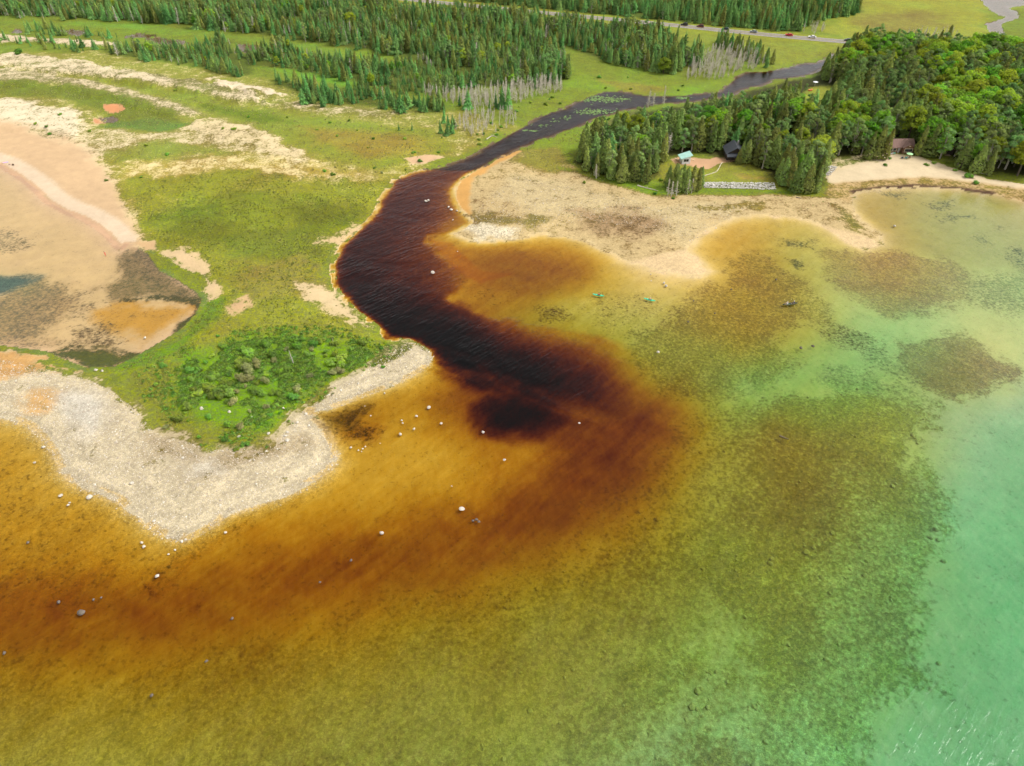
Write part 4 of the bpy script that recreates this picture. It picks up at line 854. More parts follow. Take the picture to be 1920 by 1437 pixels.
M_GLASS = flat_mat('dark_glass', (.03, .035, .04), .08, .1, 1, 0, .6); M_TYRE = flat_mat('tyre', (.03, .03, .03)); M_CHROME = flat_mat('rim', (.5, .5, .5), .3, .1, 3, .8)
M_LAMP = flat_mat('lamp_glass', (.8, .8, .78), .2); M_TAIL = flat_mat('tail_lamp', (.5, .02, .02), .3)
def wheel_mesh(r, w):
    V, F = [], []; n = 14
    for y in (-w / 2, w / 2):
        for k in range(n): V.append((r * math.cos(6.283 * k / n), y, r * math.sin(6.283 * k / n)))
    F = [tuple(range(n)), tuple(range(2 * n - 1, n - 1, -1))] + [(k, (k + 1) % n, n + (k + 1) % n, n + k) for k in range(n)]
    return V, F
def car(px, py, col, label, suv=False, side=1):
    x, y = P(px, py, 1.2); d = dline(ROAD, np.array([x]), np.array([y]))
    best = min(range(len(dense) - 1), key=lambda i: (dense[i][0] - x) ** 2 + (dense[i][1] - y) ** 2)
    dx, dy = dense[best + 1][0] - dense[best][0], dense[best + 1][1] - dense[best][1]; an = math.atan2(dy, dx)
    nx, ny = -math.sin(an), math.cos(an); bx, by = dense[best]; t = (x - bx) * math.cos(an) + (y - by) * math.sin(an)
    e = new('car', None, None, (bx + t * math.cos(an) + nx * 1.9 * side, by + t * math.sin(an) + ny * 1.9 * side, 1.22)); e.rotation_euler = (0, 0, an + (math.pi if side > 0 else 0))
    tag(e, label, 'car', 'cars on the highway')
    h = 1.75 if suv else 1.45; m = paint_mat(col)
    prof = [(-2.3, .35), (2.3, .35), (2.32, .7), (2.2, .85), (1.2, 1.0), (-2.1, 1.02), (-2.32, .9)]
    cabp = [(1.15, .98), (.45, h), (-1.55 if suv else -1.1, h), (-2.1 if suv else -1.9, .98)]
    part('body', prism(prof, -.9, .9), m, e, .06)
    part('roof', prism([(.5, h - .05), (.4, h + .02), (-1.5 if suv else -1.05, h + .02), (-1.65 if suv else -1.2, h - .05)], -.72, .72), m, e)
    gl = part('window', prism(cabp, -.78, .78), M_GLASS, e, .03)
    wm_ = wheel_mesh(.34, .24)
    for wx in (-1.42, 1.42):
        for wy in (-.82, .82):
            o = part('wheel', wm_, M_TYRE, e); o.location = (wx, wy, .34)
            q = part('rim', wheel_mesh(.2, .26), M_CHROME, o)
    for wy in (-.62, .62):
        o = part('headlight', box(-.04, .04, -.2, .2, -.08, .08), M_LAMP, e); o.location = (2.3, wy, .72)
        o = part('tail_light', box(-.04, .04, -.16, .16, -.1, .1), M_TAIL, e); o.location = (-2.31, wy, .82)
car(1279, 52.5, (.02, .02, .025), 'black car leading the line, leftmost on the highway', True, 1)
car(1310, 54.5, (.16, .03, .035), 'dark maroon car on the highway right behind the black one', True, 1)
car(1358, 60, (.02, .05, .045), 'dark green car on the highway between maroon and grey cars', False, 1)
car(1411, 64.5, (.30, .33, .36), 'silver grey car on the highway left of the red car', False, 1)
car(1478, 72, (.62, .03, .04), 'bright red car on the highway', False, 1)
car(1522, 74.5, (.85, .83, .82), 'white car on the highway right of the red car', False, 1)
car(1591, 81.5, (.03, .03, .03), 'dark car half hidden by treetops at the wood edge', False, 1)

# ---------------------------------------------------------------- cabins
def gable(x0, x1, y0, y1, zw, zr, over=.5, th=.18, axis='x'):
    """two roof slopes with ridge along axis; returns two shapes"""
    out = []
    if axis == 'x':
        ym = (y0 + y1) / 2
        for ya, s in ((y0, -1), (y1, 1)):
            k = (zr - zw) / abs(ya - ym); ye = ya + s * over; ze = zw - over * k
            V = [(x0 - over, ye, ze), (x1 + over, ye, ze), (x1 + over, ym, zr), (x0 - over, ym, zr)]
            out.append((V + [(a, b, c + th) for a, b, c in V], [(0, 1, 2, 3), (7, 6, 5, 4), (0, 4, 5, 1), (1, 5, 6, 2), (2, 6, 7, 3), (3, 7, 4, 0)]))
    else:
        xm = (x0 + x1) / 2
        for xa, s in ((x0, -1), (x1, 1)):
            k = (zr - zw) / abs(xa - xm); xe = xa + s * over; ze = zw - over * k
            V = [(xe, y0 - over, ze), (xe, y1, ze), (xm, y1, zr), (xm, y0 - over, zr)]
            out.append((V + [(a, b, c + th) for a, b, c in V], [(0, 1, 2, 3), (7, 6, 5, 4), (0, 4, 5, 1), (1, 5, 6, 2), (2, 6, 7, 3), (3, 7, 4, 0)]))
    return out
def window(parent, x0, x1, z0, z1, y, trim, panes=2):
    f = part('window', join([box(x0 - .14, x1 + .14, y - .08, y + .02, z1, z1 + .16), box(x0 - .14, x1 + .14, y - .08, y + .02, z0 - .16, z0), box(x0 - .14, x0, y - .08, y + .02, z0, z1), box(x1, x1 + .14, y - .08, y + .02, z0, z1)]), trim, parent)
    wd_ = (x1 - x0) / panes
    for k in range(panes): part('pane', box(x0 + k * wd_ + .04, x0 + (k + 1) * wd_ - .04, y - .04, y + .01, z0, z1), M_GLASS, f)
# white cabin, pale green mono-pitch roof
c1 = root('white_cabin', 1283, 305.5, R(6), 'small white cabin with pale green sloping roof beside the dirt path', 'cabin', dz=.1)
mw = paint_mat((.78, .79, .82), .6); mg = flat_mat('green_metal_roof', (.42, .66, .58), .4, .08, 1)
part('wall', prism([(-1.7, -.3), (1.7, -.3), (1.7, 3.3), (-1.7, 2.3)], -1.9, 1.9), mw, c1)
rf = part('roof', (lambda V: (V + [(a, b, c + .16) for a, b, c in V], [(0, 1, 2, 3), (7, 6, 5, 4), (0, 4, 5, 1), (1, 5, 6, 2), (2, 6, 7, 3), (3, 7, 4, 0)]))([(-2.5, -2.5, 2.12), (2.4, -2.5, 3.56), (2.4, 2.5, 3.56), (-2.5, 2.5, 2.12)]), mg, c1)
for k in range(9): part('roof_rib', (lambda y: ([(-2.5, y - .03, 2.29), (2.4, y - .03, 3.73), (2.4, y + .03, 3.73), (-2.5, y + .03, 2.29), (-2.5, y, 2.36), (2.4, y, 3.80)], [(0, 1, 5, 4), (4, 5, 2, 3), (0, 4, 3), (1, 2, 5), (0, 3, 2, 1)]))(-2.3 + k * .575), mg, rf)
window(c1, -1.05, 1.05, .9, 2.0, -1.9, mw)
for x in (-1.62, 1.62): part('corner_board', box(x - .1, x + .1, -1.97, -1.86, -.3, 2.3 if x < 0 else 3.2), mw, c1)
# dark cabin
c2 = root('dark_cabin', 1375, 296, R(-4), 'dark log cabin with charcoal gable roof and porch, half hidden by trees', 'cabin')
mb = flat_mat('dark_logs', (.06, .045, .035), .85, .25, 2); mr = flat_mat('charcoal_shingles', (.055, .06, .07), .7, .2, 3)
part('wall', prism([(-3.6, -.3), (3.6, -.3), (3.6, 2.8), (0, 5.2), (-3.6, 2.8)], -3, 5), mb, c2)
for sh in gable(-3.6, 3.6, -3, 5.4, 2.85, 5.25, .6, .18, 'y'): part('roof', sh, mr, c2)
part('porch_roof', (lambda V: (V + [(a, b, c + .12) for a, b, c in V], [(0, 1, 2, 3), (7, 6, 5, 4), (0, 4, 5, 1), (1, 5, 6, 2), (2, 6, 7, 3), (3, 7, 4, 0)]))([(-3.9, -5.4, 2.1), (3.9, -5.4, 2.1), (3.9, -3.02, 2.9), (-3.9, -3.02, 2.9)]), mr, c2)
for k in range(6): part('porch_post', box(-3.7 + k * 1.46, -3.56 + k * 1.46, -5.2, -5.06, -.3, 2.15), mb, c2)
part('porch_rail', join([box(-3.6, 3.6, -5.18, -5.1, .85, .95), box(-3.6, 3.6, -5.18, -5.1, .3, .38)]), mb, c2)
part('chimney', box(.9, 1.5, 2, 2.6, 4, 6.2), flat_mat('chimney_stone', (.3, .28, .26)), c2)
part('door', box(-.5, .5, -3.08, -2.98, 0, 2.0), flat_mat('dark_door', (.1, .07, .05)), c2)
# brown cabin above the beach
c3 = root('brown_cabin', 1686, 288, R(2), 'brown wooden cabin with brown gable roof above the pale beach', 'cabin')
mbr = flat_mat('brown_siding', (.17, .095, .055), .8, .15, 2); mrr = flat_mat('brown_shingles', (.22, .135, .11), .85, .14, 3); mcr = paint_mat((.62, .56, .40), .6)
part('wall', join([box(-5.6, 5.4, 0, 6, -.4, 2.6), prism([(.4, -.4), (5.2, -.4), (5.2, 2.6), (2.8, 3.9), (.4, 2.6)], -1.2, 1)]), mbr, c3)
for sh in gable(-5.6, 5.4, 0, 6, 2.65, 4.8, .5, .16, 'x'): part('roof', sh, mrr, c3)
for sh in gable(.4, 5.2, -1.2, 2.6, 2.7, 4.05, .4, .16, 'y'): part('porch_roof', sh, mrr, c3)
window(c3, 1.2, 4.4, .9, 2.1, -1.2, mcr, 4); window(c3, -5.0, -3.6, .9, 2.0, 0, mcr, 2); window(c3, -3.2, -1.9, .9, 2.0, 0, mcr, 2)
part('gable_vent', join([box(2.5, 3.1, -1.28, -1.19, 3.1, 3.4)]), mcr, c3)
part('door', box(-1.2, -.3, -.06, .02, -.2, 2.0), paint_mat((.35, .33, .30), .6), c3)
part('chimney', box(-5.0, -4.5, 2.2, 2.7, 3.8, 5.6), paint_mat((.75, .73, .7), .7), c3); part('vent_pipe', tube([(-2.4, 4, 3.8), (-2.4, 4, 5.9)], [.12, .12], 8), paint_mat((.6, .6, .62), .4), c3)
# second brown cabin among the cedars
c4 = root('brown_shed', 1772, 288, R(-10), 'small brown shed with brown roof nearly hidden between cedars', 'shed')
part('wall', prism([(-2.2, -.3), (2.2, -.3), (2.2, 2.2), (0, 3.7), (-2.2, 2.2)], -2, 2.5), mb, c4)
for sh in gable(-2.2, 2.2, -2, 2.8, 2.25, 3.75, .5, .15, 'y'): part('roof', sh, mrr, c4)
part('door', box(-.5, .5, -2.07, -1.98, -.2, 1.9), mb, c4)
part('step', box(-1.2, 1.2, -3.4, -2.1, -.4, .05), flat_mat('step_wood', (.42, .3, .2)), c4)
# lumber beside the white cabin
mlum = flat_mat('fresh_lumber', (.62, .45, .27), .8, .15, 2)
for px, py, rz, lb in ((1271, 301, R(-50), 'pile of fresh pale planks left of the white cabin'), (1296, 300, R(-38), 'pile of fresh pale planks right of the white cabin')):
    e = root('lumber_pile', px, py, rz, lb, 'lumber')
    for k in range(7): o = part('plank', box(-1.7, 1.7, -.14, .14, 0, .09), mlum, e, .01); o.location = (random.uniform(-.15, .15), (k % 4) * .32 - .5, .02 + (k // 4) * .11); o.rotation_euler = (0, 0, random.uniform(-.06, .06))
# log edging over the lawn
mpl = flat_mat('peeled_log', (.62, .55, .42), .8, .15, 2)
e = root('log_edging', 1340, 326, 0, 'pale line of peeled logs curving across the cabin lawn', 'edging'); ex, ey, ez = e.location
LG = [P(a, b, .5) for a, b in ((1309, 336), (1320, 332), (1332, 328.5), (1343, 324.5), (1348, 317), (1350.5, 311), (1354, 306.5))]
for i in range(len(LG) - 1):
    a, b = Vector((*LG[i], 0)), Vector((*LG[i + 1], 0)); a.z, b.z = gh(a.x, a.y) + .16, gh(b.x, b.y) + .16; d = (b - a) * .04
    off = Vector((ex, ey, ez)); part('log', tube([tuple(a + d - off), tuple((a + b) / 2 - off), tuple(b - d - off)], [.17, .16, .14], 7), mpl, e)

# ---------------------------------------------------------------- beach furniture
def chair(px, py, rz, col, label):
    e = root('beach_chair', px, py, rz, label, 'chair', 'chairs on the cabin beach'); m = paint_mat(col, .6)
    for k in range(4): o = part('seat_slat', box(-.3, .3, -.3 + k * .16, -.17 + k * .16, .38 - k * .03, .41 - k * .03), m, e)
    for k in range(4):
        o = part('back_slat', box(-.3 + k * .155, -.165 + k * .155, 0, .03, 0, .8), m, e); o.location = (0, .3, .3); o.rotation_euler = (R(-22), 0, 0)
    for x in (-.32, .32):
        part('armrest', box(x - .07, x + .07, -.35, .4, .58, .61), m, e)
        for y in (-.3, .34): part('leg', box(x - .03, x + .03, y - .03, y + .03, -.05, .58), m, e)
chair(1690, 299, R(170), (.05, .07, .12), 'dark blue chair left of the green parasol'); chair(1697.5, 299, R(190), (.10, .42, .42), 'teal chair under the green parasol')
chair(1704.5, 298.5, R(150), (.22, .12, .07), 'brown chair at the right under the green parasol'); chair(1676, 290.5, R(160), (.18, .55, .42), 'mint green chair by the brown cabin door')
chair(1667, 291.5, R(200), (.08, .12, .35), 'navy chair by the left window of the brown cabin'); chair(1671, 291, R(180), (.8, .8, .82), 'white chair beside the navy chair at the cabin wall')
e = root('beach_parasol', 1702, 299, 0, 'pale green parasol standing on the cabin beach', 'parasol'); m = paint_mat((.42, .72, .36), .7)
V = [(0, 0, 2.5)] + [(1.35 * math.cos(k * math.pi / 4), 1.35 * math.sin(k * math.pi / 4), 2.0) for k in range(8)] + [(0, 0, 2.44)] + [(1.33 * math.cos(k * math.pi / 4), 1.33 * math.sin(k * math.pi / 4), 1.93) for k in range(8)]
F = [(0, 1 + k, 1 + (k + 1) % 8) for k in range(8)] + [(9, 10 + (k + 1) % 8, 10 + k) for k in range(8)] + [(1 + k, 10 + k, 10 + (k + 1) % 8, 1 + (k + 1) % 8) for k in range(8)]
part('canopy', (V, F), m, e); part('pole', tube([(0, 0, -.3), (0, 0, 2.46)], [.03, .025], 8), paint_mat((.8, .8, .8)), e)
part('finial', tube([(0, 0, 2.48), (0, 0, 2.62)], [.04, .02], 6), paint_mat((.8, .8, .8)), e)
def towel(px, py, rz, col, lb):
    x, y = P(px, py, .5); V, F = [], []
    for i in range(7):
        for j in range(4):
            wx, wy = -.9 + i * .3, -.45 + j * .3; V.append((wx, wy, .03 + .03 * math.sin(i * 1.7 + j))); V.append((wx, wy, .0))
    for i in range(6):
        for j in range(3):
            a = (i * 4 + j) * 2; b_ = a + 2; c_ = a + 8; d_ = c_ + 2; F += [(a, c_, d_, b_), (a + 1, b_ + 1, d_ + 1, c_ + 1)]
    o = part('beach_towel', (V, F), paint_mat(col, .9), None); o.location = (x, y, gh(x, y) + .04); o.rotation_euler = (0, 0, rz); tag(o, lb, 'towel')
towel(9, 304, R(20), (.75, .42, .62), 'pink towel on the bay beach at the left frame edge'); towel(13, 303.4, R(35), (.42, .38, .62), 'lilac towel on the bay beach right of the pink one')
def bag(px, py, col, lb):
    e = root('beach_bag', px, py, R(20), lb, 'bag'); m = paint_mat(col, .8)
    part('body', box(-.38, .38, -.24, .24, 0, .5), m, e, .08)
    for y in (-.12, .12): part('handle', tube([(-.2, y, .48), (-.15, y, .68), (.15, y, .68), (.2, y, .48)], [.025] * 4, 5), m, e)
bag(24.5, 309.5, (.09, .05, .025), 'dark brown bag standing on the bay beach'); bag(18, 308.5, (.45, .33, .26), 'tan bag on the bay beach near the towels')

# ---------------------------------------------------------------- people and boats
SKIN = (.55, .36, .27)
def person(name_parent, joints, cols, label, loc, rz, group=None):
    """one skinned figure; joints: name -> (x,y,z,r); cols: (shirt, trousers, hair)"""
    E = [('hip', 'waist'), ('waist', 'chest'), ('chest', 'neck'), ('neck', 'head'), ('head', 'crown')]
    for s in 'LR': E += [('chest', 'sho' + s), ('sho' + s, 'elb' + s), ('elb' + s, 'wri' + s), ('wri' + s, 'fin' + s), ('hip', 'thi' + s), ('thi' + s, 'kne' + s), ('kne' + s, 'ank' + s), ('ank' + s, 'toe' + s)]
    ks = list(joints); ix = {k: i for i, k in enumerate(ks)}
    me = bpy.data.meshes.new('person'); me.from_pydata([joints[k][:3] for k in ks], [(ix[a], ix[b]) for a, b in E], [])
    o = bpy.data.objects.new('tmp', me); COL.objects.link(o); o.modifiers.new('s', 'SKIN'); 
    for k, sv in zip(ks, me.skin_vertices[0].data): sv.radius = (joints[k][3],) * 2; sv.use_root = k == 'hip'
    o.modifiers.new('u', 'SUBSURF').levels = 1
    dg = bpy.context.evaluated_depsgraph_get(); me2 = bpy.data.meshes.new_from_object(o.evaluated_get(dg)); bpy.data.objects.remove(o)
    me2.name = 'person'; me2.materials.clear()
    for c in (cols[0], cols[1], SKIN): me2.materials.append(paint_mat(c, .8, .2))
    bones = {k: Vector(v[:3]) for k, v in joints.items()}
    for p in me2.polygons:
        c = p.center; k = min(bones, key=lambda q: (bones[q] - c).length)
        p.material_index = 2 if k in ('head', 'crown', 'neck') or k[:3] in ('wri', 'fin', 'ank', 'toe') else (1 if k[:3] in ('thi', 'kne', 'hip') else 0)
        p.use_smooth = True
    e = new('person', me2, None, loc); e.rotation_euler = (0, 0, rz); tag(e, label, 'person', group)
    hx, hy, hz = joints['crown'][:3]; r = .125; V, F = [], []
    for i in range(5):
        for k in range(10): th = i / 4 * 1.7; V.append((hx + r * math.sin(th) * math.cos(k * .6283), hy + r * math.sin(th) * math.sin(k * .6283) + .01, hz - .02 + r * math.cos(th)))
    for i in range(4):
        for k in range(10): F.append((i * 10 + k, i * 10 + (k + 1) % 10, (i + 1) * 10 + (k + 1) % 10, (i + 1) * 10 + k))
    part('hair' if len(cols) < 4 else 'hat', (V, F), paint_mat(cols[2], .9), e)
    return e
def seated(z, reach=.42, tilt=0.0):
    """sitting, facing -x, holding a paddle across"""
    j = {'hip': (0, 0, z + .12, .15), 'waist': (.0, 0, z + .32, .14), 'chest': (-.03 - tilt, 0, z + .55, .16), 'neck': (-.05 - tilt, 0, z + .72, .06), 'head': (-.08 - tilt, 0, z + .84, .095), 'crown': (-.07 - tilt, 0, z + .95, .085)}
    for s, g_ in (('L', -1), ('R', 1)):
        j.update({'sho' + s: (-.03 - tilt, g_ * .2, z + .62, .065), 'elb' + s: (-.2 - tilt, g_ * .3, z + .42, .05), 'wri' + s: (-reach - tilt, g_ * .28, z + .45, .04), 'fin' + s: (-reach - tilt - .08, g_ * .26, z + .46, .035),
                  'thi' + s: (-.1, g_ * .11, z + .12, .09), 'kne' + s: (-.48, g_ * .14, z + .26, .07), 'ank' + s: (-.85, g_ * .12, z + .08, .05), 'toe' + s: (-.98, g_ * .12, z + .12, .04)})
    return j
def hull(Ln, W, D, deck, mat_deck):
    V, F = [], []; n = 15; m = 9
    for i in range(n):
        t = i / (n - 1) * 2 - 1; w_ = W / 2 * (1 - abs(t) ** 2.4) ** .8 + .012; z0 = -.10 + .22 * abs(t) ** 4; zt = D + .12 * abs(t) ** 3
        for k in range(m):
            a = math.pi * k / (m - 1); V.append((t * Ln / 2, -w_ * math.cos(a), zt - (zt - z0) * math.sin(a) ** .7))
        if deck: V.append((t * Ln / 2, 0, zt + .09 * (1 - t * t)))
    q = m + (1 if deck else 0)
    for i in range(n - 1):
        for k in range(m - 1): F.append((i * q + k, (i + 1) * q + k, (i + 1) * q + k + 1, i * q + k + 1))
        if deck:
            F.append((i * q + m - 1, (i + 1) * q + m - 1, (i + 1) * q + m, i * q + m)); F.append((i * q + m, (i + 1) * q + m, (i + 1) * q, i * q))
    F.append(tuple(range(q))); F.append(tuple((n - 1) * q + k for k in range(q))[::-1])
    return V, F
def ring(rx, ry, z, r, n=18):
    return tube([(rx * math.cos(6.283 * k / n), ry * math.sin(6.283 * k / n), z) for k in range(n + 1)], [r] * (n + 1), 5)
def paddle(loc, rz, tiltv, label, px_off=(-.5, 0, .46)):
    e = new('paddle', None, None, loc); e.rotation_euler = (0, 0, rz); tag(e, label, 'paddle'); mm = paint_mat((.05, .05, .05), .5)
    a, b = Vector((px_off[0], -1.05, px_off[2] - tiltv)), Vector((px_off[0], 1.05, px_off[2] + tiltv))
    part('shaft', tube([tuple(a), tuple(b)], [.017, .017], 6), mm, e)
    for p, s in ((a, -1), (b, 1)):
        d = (b - a).normalized() * s; q = p + d * .45
        V = [tuple(p + Vector((0, 0, .05))), tuple(p + d * .2 + Vector((0, 0, .1))), tuple(q + Vector((0, 0, .07))), tuple(q - Vector((0, 0, .07))), tuple(p + d * .2 - Vector((0, 0, .1))), tuple(p - Vector((0, 0, .05)))]
        V2 = [(x + .02, y, z) for x, y, z in V]; n = 6
        part('blade', (V + V2, [tuple(range(6)), tuple(range(11, 5, -1))] + [(i, i + 6, (i + 1) % 6 + 6, (i + 1) % 6) for i in range(6)]), paint_mat((.75, .7, .2), .5), e)
KG = (.05, .55, .32)
def kayak(px, py, rz, label, pcol, plabel, padl):
    x, y = P(px, py, .1); e = new('kayak', None, None, (x, y, .02)); e.rotation_euler = (0, 0, rz); tag(e, label, 'kayak', 'green kayaks')
    part('hull', hull(3.7, .72, .2, True, None), paint_mat(KG, .4), e); o = part('cockpit_rim', ring(.45, .24, .3, .03), paint_mat((.02, .02, .02)), e); o.location = (.15, 0, 0)
    o = part('seat_back', box(.5, .56, -.2, .2, .26, .55), paint_mat((.03, .03, .03)), e); part('hatch', ring(.14, .14, .27, .025, 12), paint_mat((.02, .02, .02)), e).location = (-1.05, 0, 0)
    person(None, seated(.05), pcol, plabel, (x + .3 * math.cos(rz), y + .3 * math.sin(rz), .02), rz)
    paddle((x + .3 * math.cos(rz), y + .3 * math.sin(rz), .02), rz, .25, padl)
kayak(1122, 554, R(-17), 'green kayak, the left one, carrying a paddler in red', ((.62, .05, .07), (.05, .05, .07), (.05, .03, .02)), 'person in a red vest seated in the left green kayak', 'double paddle held by the kayaker in red')
kayak(1218, 562.5, R(-24), 'green kayak, the right one, carrying a paddler in grey', ((.55, .42, .40), (.05, .06, .12), (.6, .55, .5)), 'person in a pale top seated in the right green kayak', 'double paddle held by the kayaker in the pale top')
x, y = P(1481, 571, .1); rz = R(10)
e = new('canoe', None, None, (x, y, .02)); e.rotation_euler = (0, 0, rz); tag(e, 'dark green canoe carrying two people', 'canoe')
hv_, hf_ = hull(4.9, .92, .36, False, None); mc = paint_mat((.02, .09, .07), .4)
ho = part('hull', (hv_, hf_), mc, e); sm = ho.modifiers.new('shell', 'SOLIDIFY'); sm.thickness = .03
for sx in (-1.35, 1.25): part('seat', box(sx - .15, sx + .15, -.36, .36, .2, .24), paint_mat((.35, .22, .1), .7), e)
for s in (-1, 1): part('gunwale', tube([(2.45 * t, s * (.46 * (1 - abs(t) ** 2.4) ** .8 + .012), .36 + .12 * abs(t) ** 3) for t in np.linspace(-1, 1, 13)], [.025] * 13, 5), paint_mat((.35, .22, .1), .7), e)
for dx, cols, lb, pl in ((-.85, ((.85, .80, .80), (.35, .28, .22), (.75, .72, .62), 1), 'person in a white top and pale hat in the canoe', 'single paddle of the canoeist in white'), (1.3, ((.05, .06, .14), (.06, .06, .1), (.82, .82, .85), 1), 'person in navy with a white hat at the canoe\'s right end', 'single paddle of the canoeist in navy')):
    lx, ly = x + dx * math.cos(rz), y + dx * math.sin(rz)
    person(None, seated(.22), cols, lb, (lx, ly, .02), rz); paddle((lx, ly, .05), rz, .32, pl, (-.5, .1, .62))
st_j = {'hip': (0, 0, .55, .16), 'waist': (0, 0, .75, .14), 'chest': (0, 0, .98, .17), 'neck': (0, 0, 1.16, .06), 'head': (-.02, 0, 1.28, .095), 'crown': (-.02, 0, 1.39, .085)}
for s, g_ in (('L', -1), ('R', 1)): st_j.update({'sho' + s: (0, g_ * .21, 1.06, .07), 'elb' + s: (.05, g_ * .38, .85, .05), 'wri' + s: (-.12, g_ * .36, .66, .04), 'fin' + s: (-.18, g_ * .34, .6, .035), 'thi' + s: (0, g_ * .1, .45, .1), 'kne' + s: (-.04, g_ * .12, .1, .075), 'ank' + s: (.02, g_ * .13, -.3, .05), 'toe' + s: (-.12, g_ * .14, -.36, .045)})
x, y = P(198, 479); person(None, st_j, ((.85, .20, .12), (.8, .18, .12), (.06, .04, .03)), 'person in orange-red wading in the tan shallow bay', (x, y, .02), R(70))

# ---------------------------------------------------------------- boulders
M_WROCK = flat_mat('pale_limestone', (.50, .45, .37), .85, .22, 1.6); M_BROCK = flat_mat('algae_rock', (.48, .38, .21), .9, .25, 1.4); M_DROCK = flat_mat('wet_dark_rock', (.13, .105, .08), .7, .3, 1.6)
def rock_mesh(seed, mat, sub=2):
    b = bmesh.new(); bmesh.ops.create_icosphere(b, subdivisions=sub, radius=.5); r = random.Random(seed)
    ph = [Vector((r.uniform(-1, 1), r.uniform(-1, 1), r.uniform(-1, 1))).normalized() for _ in range(7)]; dd = [r.uniform(.28, .46) for _ in ph]
    for v in b.verts:
        for n, d in zip(ph, dd):
            k = v.co.dot(n) - d
            if k > 0: v.co -= n * k * .85
        v.co.z *= .72
    me = bpy.data.meshes.new('boulder'); b.to_mesh(me); b.free(); me.materials.append(mat); return me
RK = {'w': [rock_mesh(i, M_WROCK) for i in range(6)], 'b': [rock_mesh(20 + i, M_BROCK) for i in range(6)], 'd': [rock_mesh(40 + i, M_DROCK) for i in range(4)]}
def boulder(px, py, size, kind, label, group, emerge=True):
    x, y = P(px, py); z = gh(x, y); o = new('boulder', random.choice(RK[kind])); s = size * random.uniform(.78, 1.0)
    o.scale = (s, s * random.uniform(.7, 1.0), s * random.uniform(.8, 1.1)); o.rotation_euler = (random.uniform(-.2, .2), random.uniform(-.2, .2), random.uniform(0, 6.28))
    o.location = (x, y, max(z + .1 * s, .12 * s) if emerge else min(z + .15 * s, -.40 * s)); tag(o, label, 'boulder', group)
CV = [(804,765,1.2),(781,781,.95),(753,789,.6),(755,794,.6),(776,805,.95),(827,795,1.05),(751,815,1.15),(906,811,1.1),(946,863,1.0)]
WB = {'pale boulder standing in the amber cove beside the dark pool': CV,
 'pale boulder standing in the brown plume shallows below the point': [(866,955,1.5),(716,1000,1.1),(1086,794,.9),(847,912,.5)],
 'pale boulder close to the gravel of the little inlet': [(721,738,.7),(684,762,.5),(658,840,.7),(672,845,.6),(680,842,.6),(685,838,.5),(678,847,.5),(695,780,.5),(713,832,.45)],
 'pale boulder in the shallows off the western gravel shore': [(114,930,1.2),(168,933,1.7),(131,943,.7),(128,948,.7),(82,839,1.1),(65,868,.9)],
 'pale boulder in the shallows off the tip of the gravel point': [(266,1018,.9),(270,1026,1.1),(341,1016,.8),(348,1012,.7),(423,999,1.0),(295,1081,1.0),(328,1032,.7),(316,1040,.6)],
 'pale boulder lying on the gravel or grass of the west point': [(248,909,1.2),(289,978,.9),(380,771,1.3),(432,777,1.0),(473,788,1.0),(532,769,1.0),(574,777,.9),(558,795,1.0),(579,800,1.0),(540,815,1.0),(536,822,.9),(505,818,1.0),(450,824,1.0),(540,830,1.2),(180,695,1.2),(192,696,1.1),(272,634,1.0),(345,864,.9),(270,880,.8),(640,735,.8),(672,722,.8)],
 'pale boulder in the dark river by the eastern sandbar': [(798,378,1.6),(803,377,1.4),(841,389,1.3),(846,394,1.6),(857,396,1.1),(849,413,.8),(811,512,1.5),(858,472,.6)],
 'pale boulder at the eastern shallows': [(1245,531,1.0),(1249,537,1.3),(1220,515,.7),(1221,527,.7),(1677,425,1.4),(1234,661,1.0)]}
for lb, lst in WB.items():
    for a, b, s in lst: boulder(a, b, s, 'w', lb, 'pale boulders: ' + lb[24:50])
for a, b, s in [(a_, b_, s_ * .72) for a_, b_, s_ in [(893,975,1.3),(887,977,1.2),(898,979,1.1),(658,1051,1.1),(153,1149,2.2),(110,1130,1.3),(435,1160,1.1),(387,1240,1.3),(285,1304,1.2),(8,1225,1.5),(52,1018,1.0),(175,1125,1.0),(190,1121,.9),(600,1092,.9),(1300,565,1.0),(1290,604,1.2),(1340,588,1.1),(1371,543,1.2),(1455,525,1.4),(1502,653,1.6),(1524,650,1.5)]]:
    boulder(a, b, s, 'd', 'dark wet boulder breaking the stained shallow water', 'dark boulders in the shallows', True)
BB = [(1677,905,1.7),(1684,900,1.0),(1565,992,1.6),(1448,1050,1.6),(1775,1045,1.7),(1545,1075,1.8),(1560,1105,1.5),(1320,1060,1.6),(1515,1028,2),(1455,855,1.2),(1360,840,1.6),(1315,842,1.8),(1440,1385,1.7),(1420,1430,1.9),(1310,1290,2.0),(1300,1320,1.7),(1318,1285,1.5),(1555,1230,1.7),(1767,1237,1.6),(1234,968,1.7),(1198,953,1.3),(1147,1038,1.4),(1143,1042,1.4),(1008,1100,1.3),(862,1114,1.2),(810,1114,1.0),(950,1135,1.3),(995,1328,1.5),(1075,1250,1.4),(860,1344,1.0),(1330,1320,1.5),(1335,1255,1.4),(1400,1150,1.4),(1450,1040,1.5),(1530,1020,1.3),(1620,1020,1.5),(1626,1072,1.6),(1630,1045,1.3),(1760,985,2.0),(1750,1000,1.8),(1765,1005,1.6),(1715,810,1.6),(1725,825,1.6),(1720,815,1.2),(1580,735,1.4),(1517,740,1.5),(1610,725,1.3),(1735,780,1.4),(1650,770,1.2)]
sh_poly = PW([(1260,790),(1480,740),(1640,725),(1730,770),(1700,850),(1740,960),(1740,1030),(1680,1100),(1680,1250),(1600,1420),(900,1430),(700,1250),(900,1080),(1150,960)]); rr = random.Random(5)
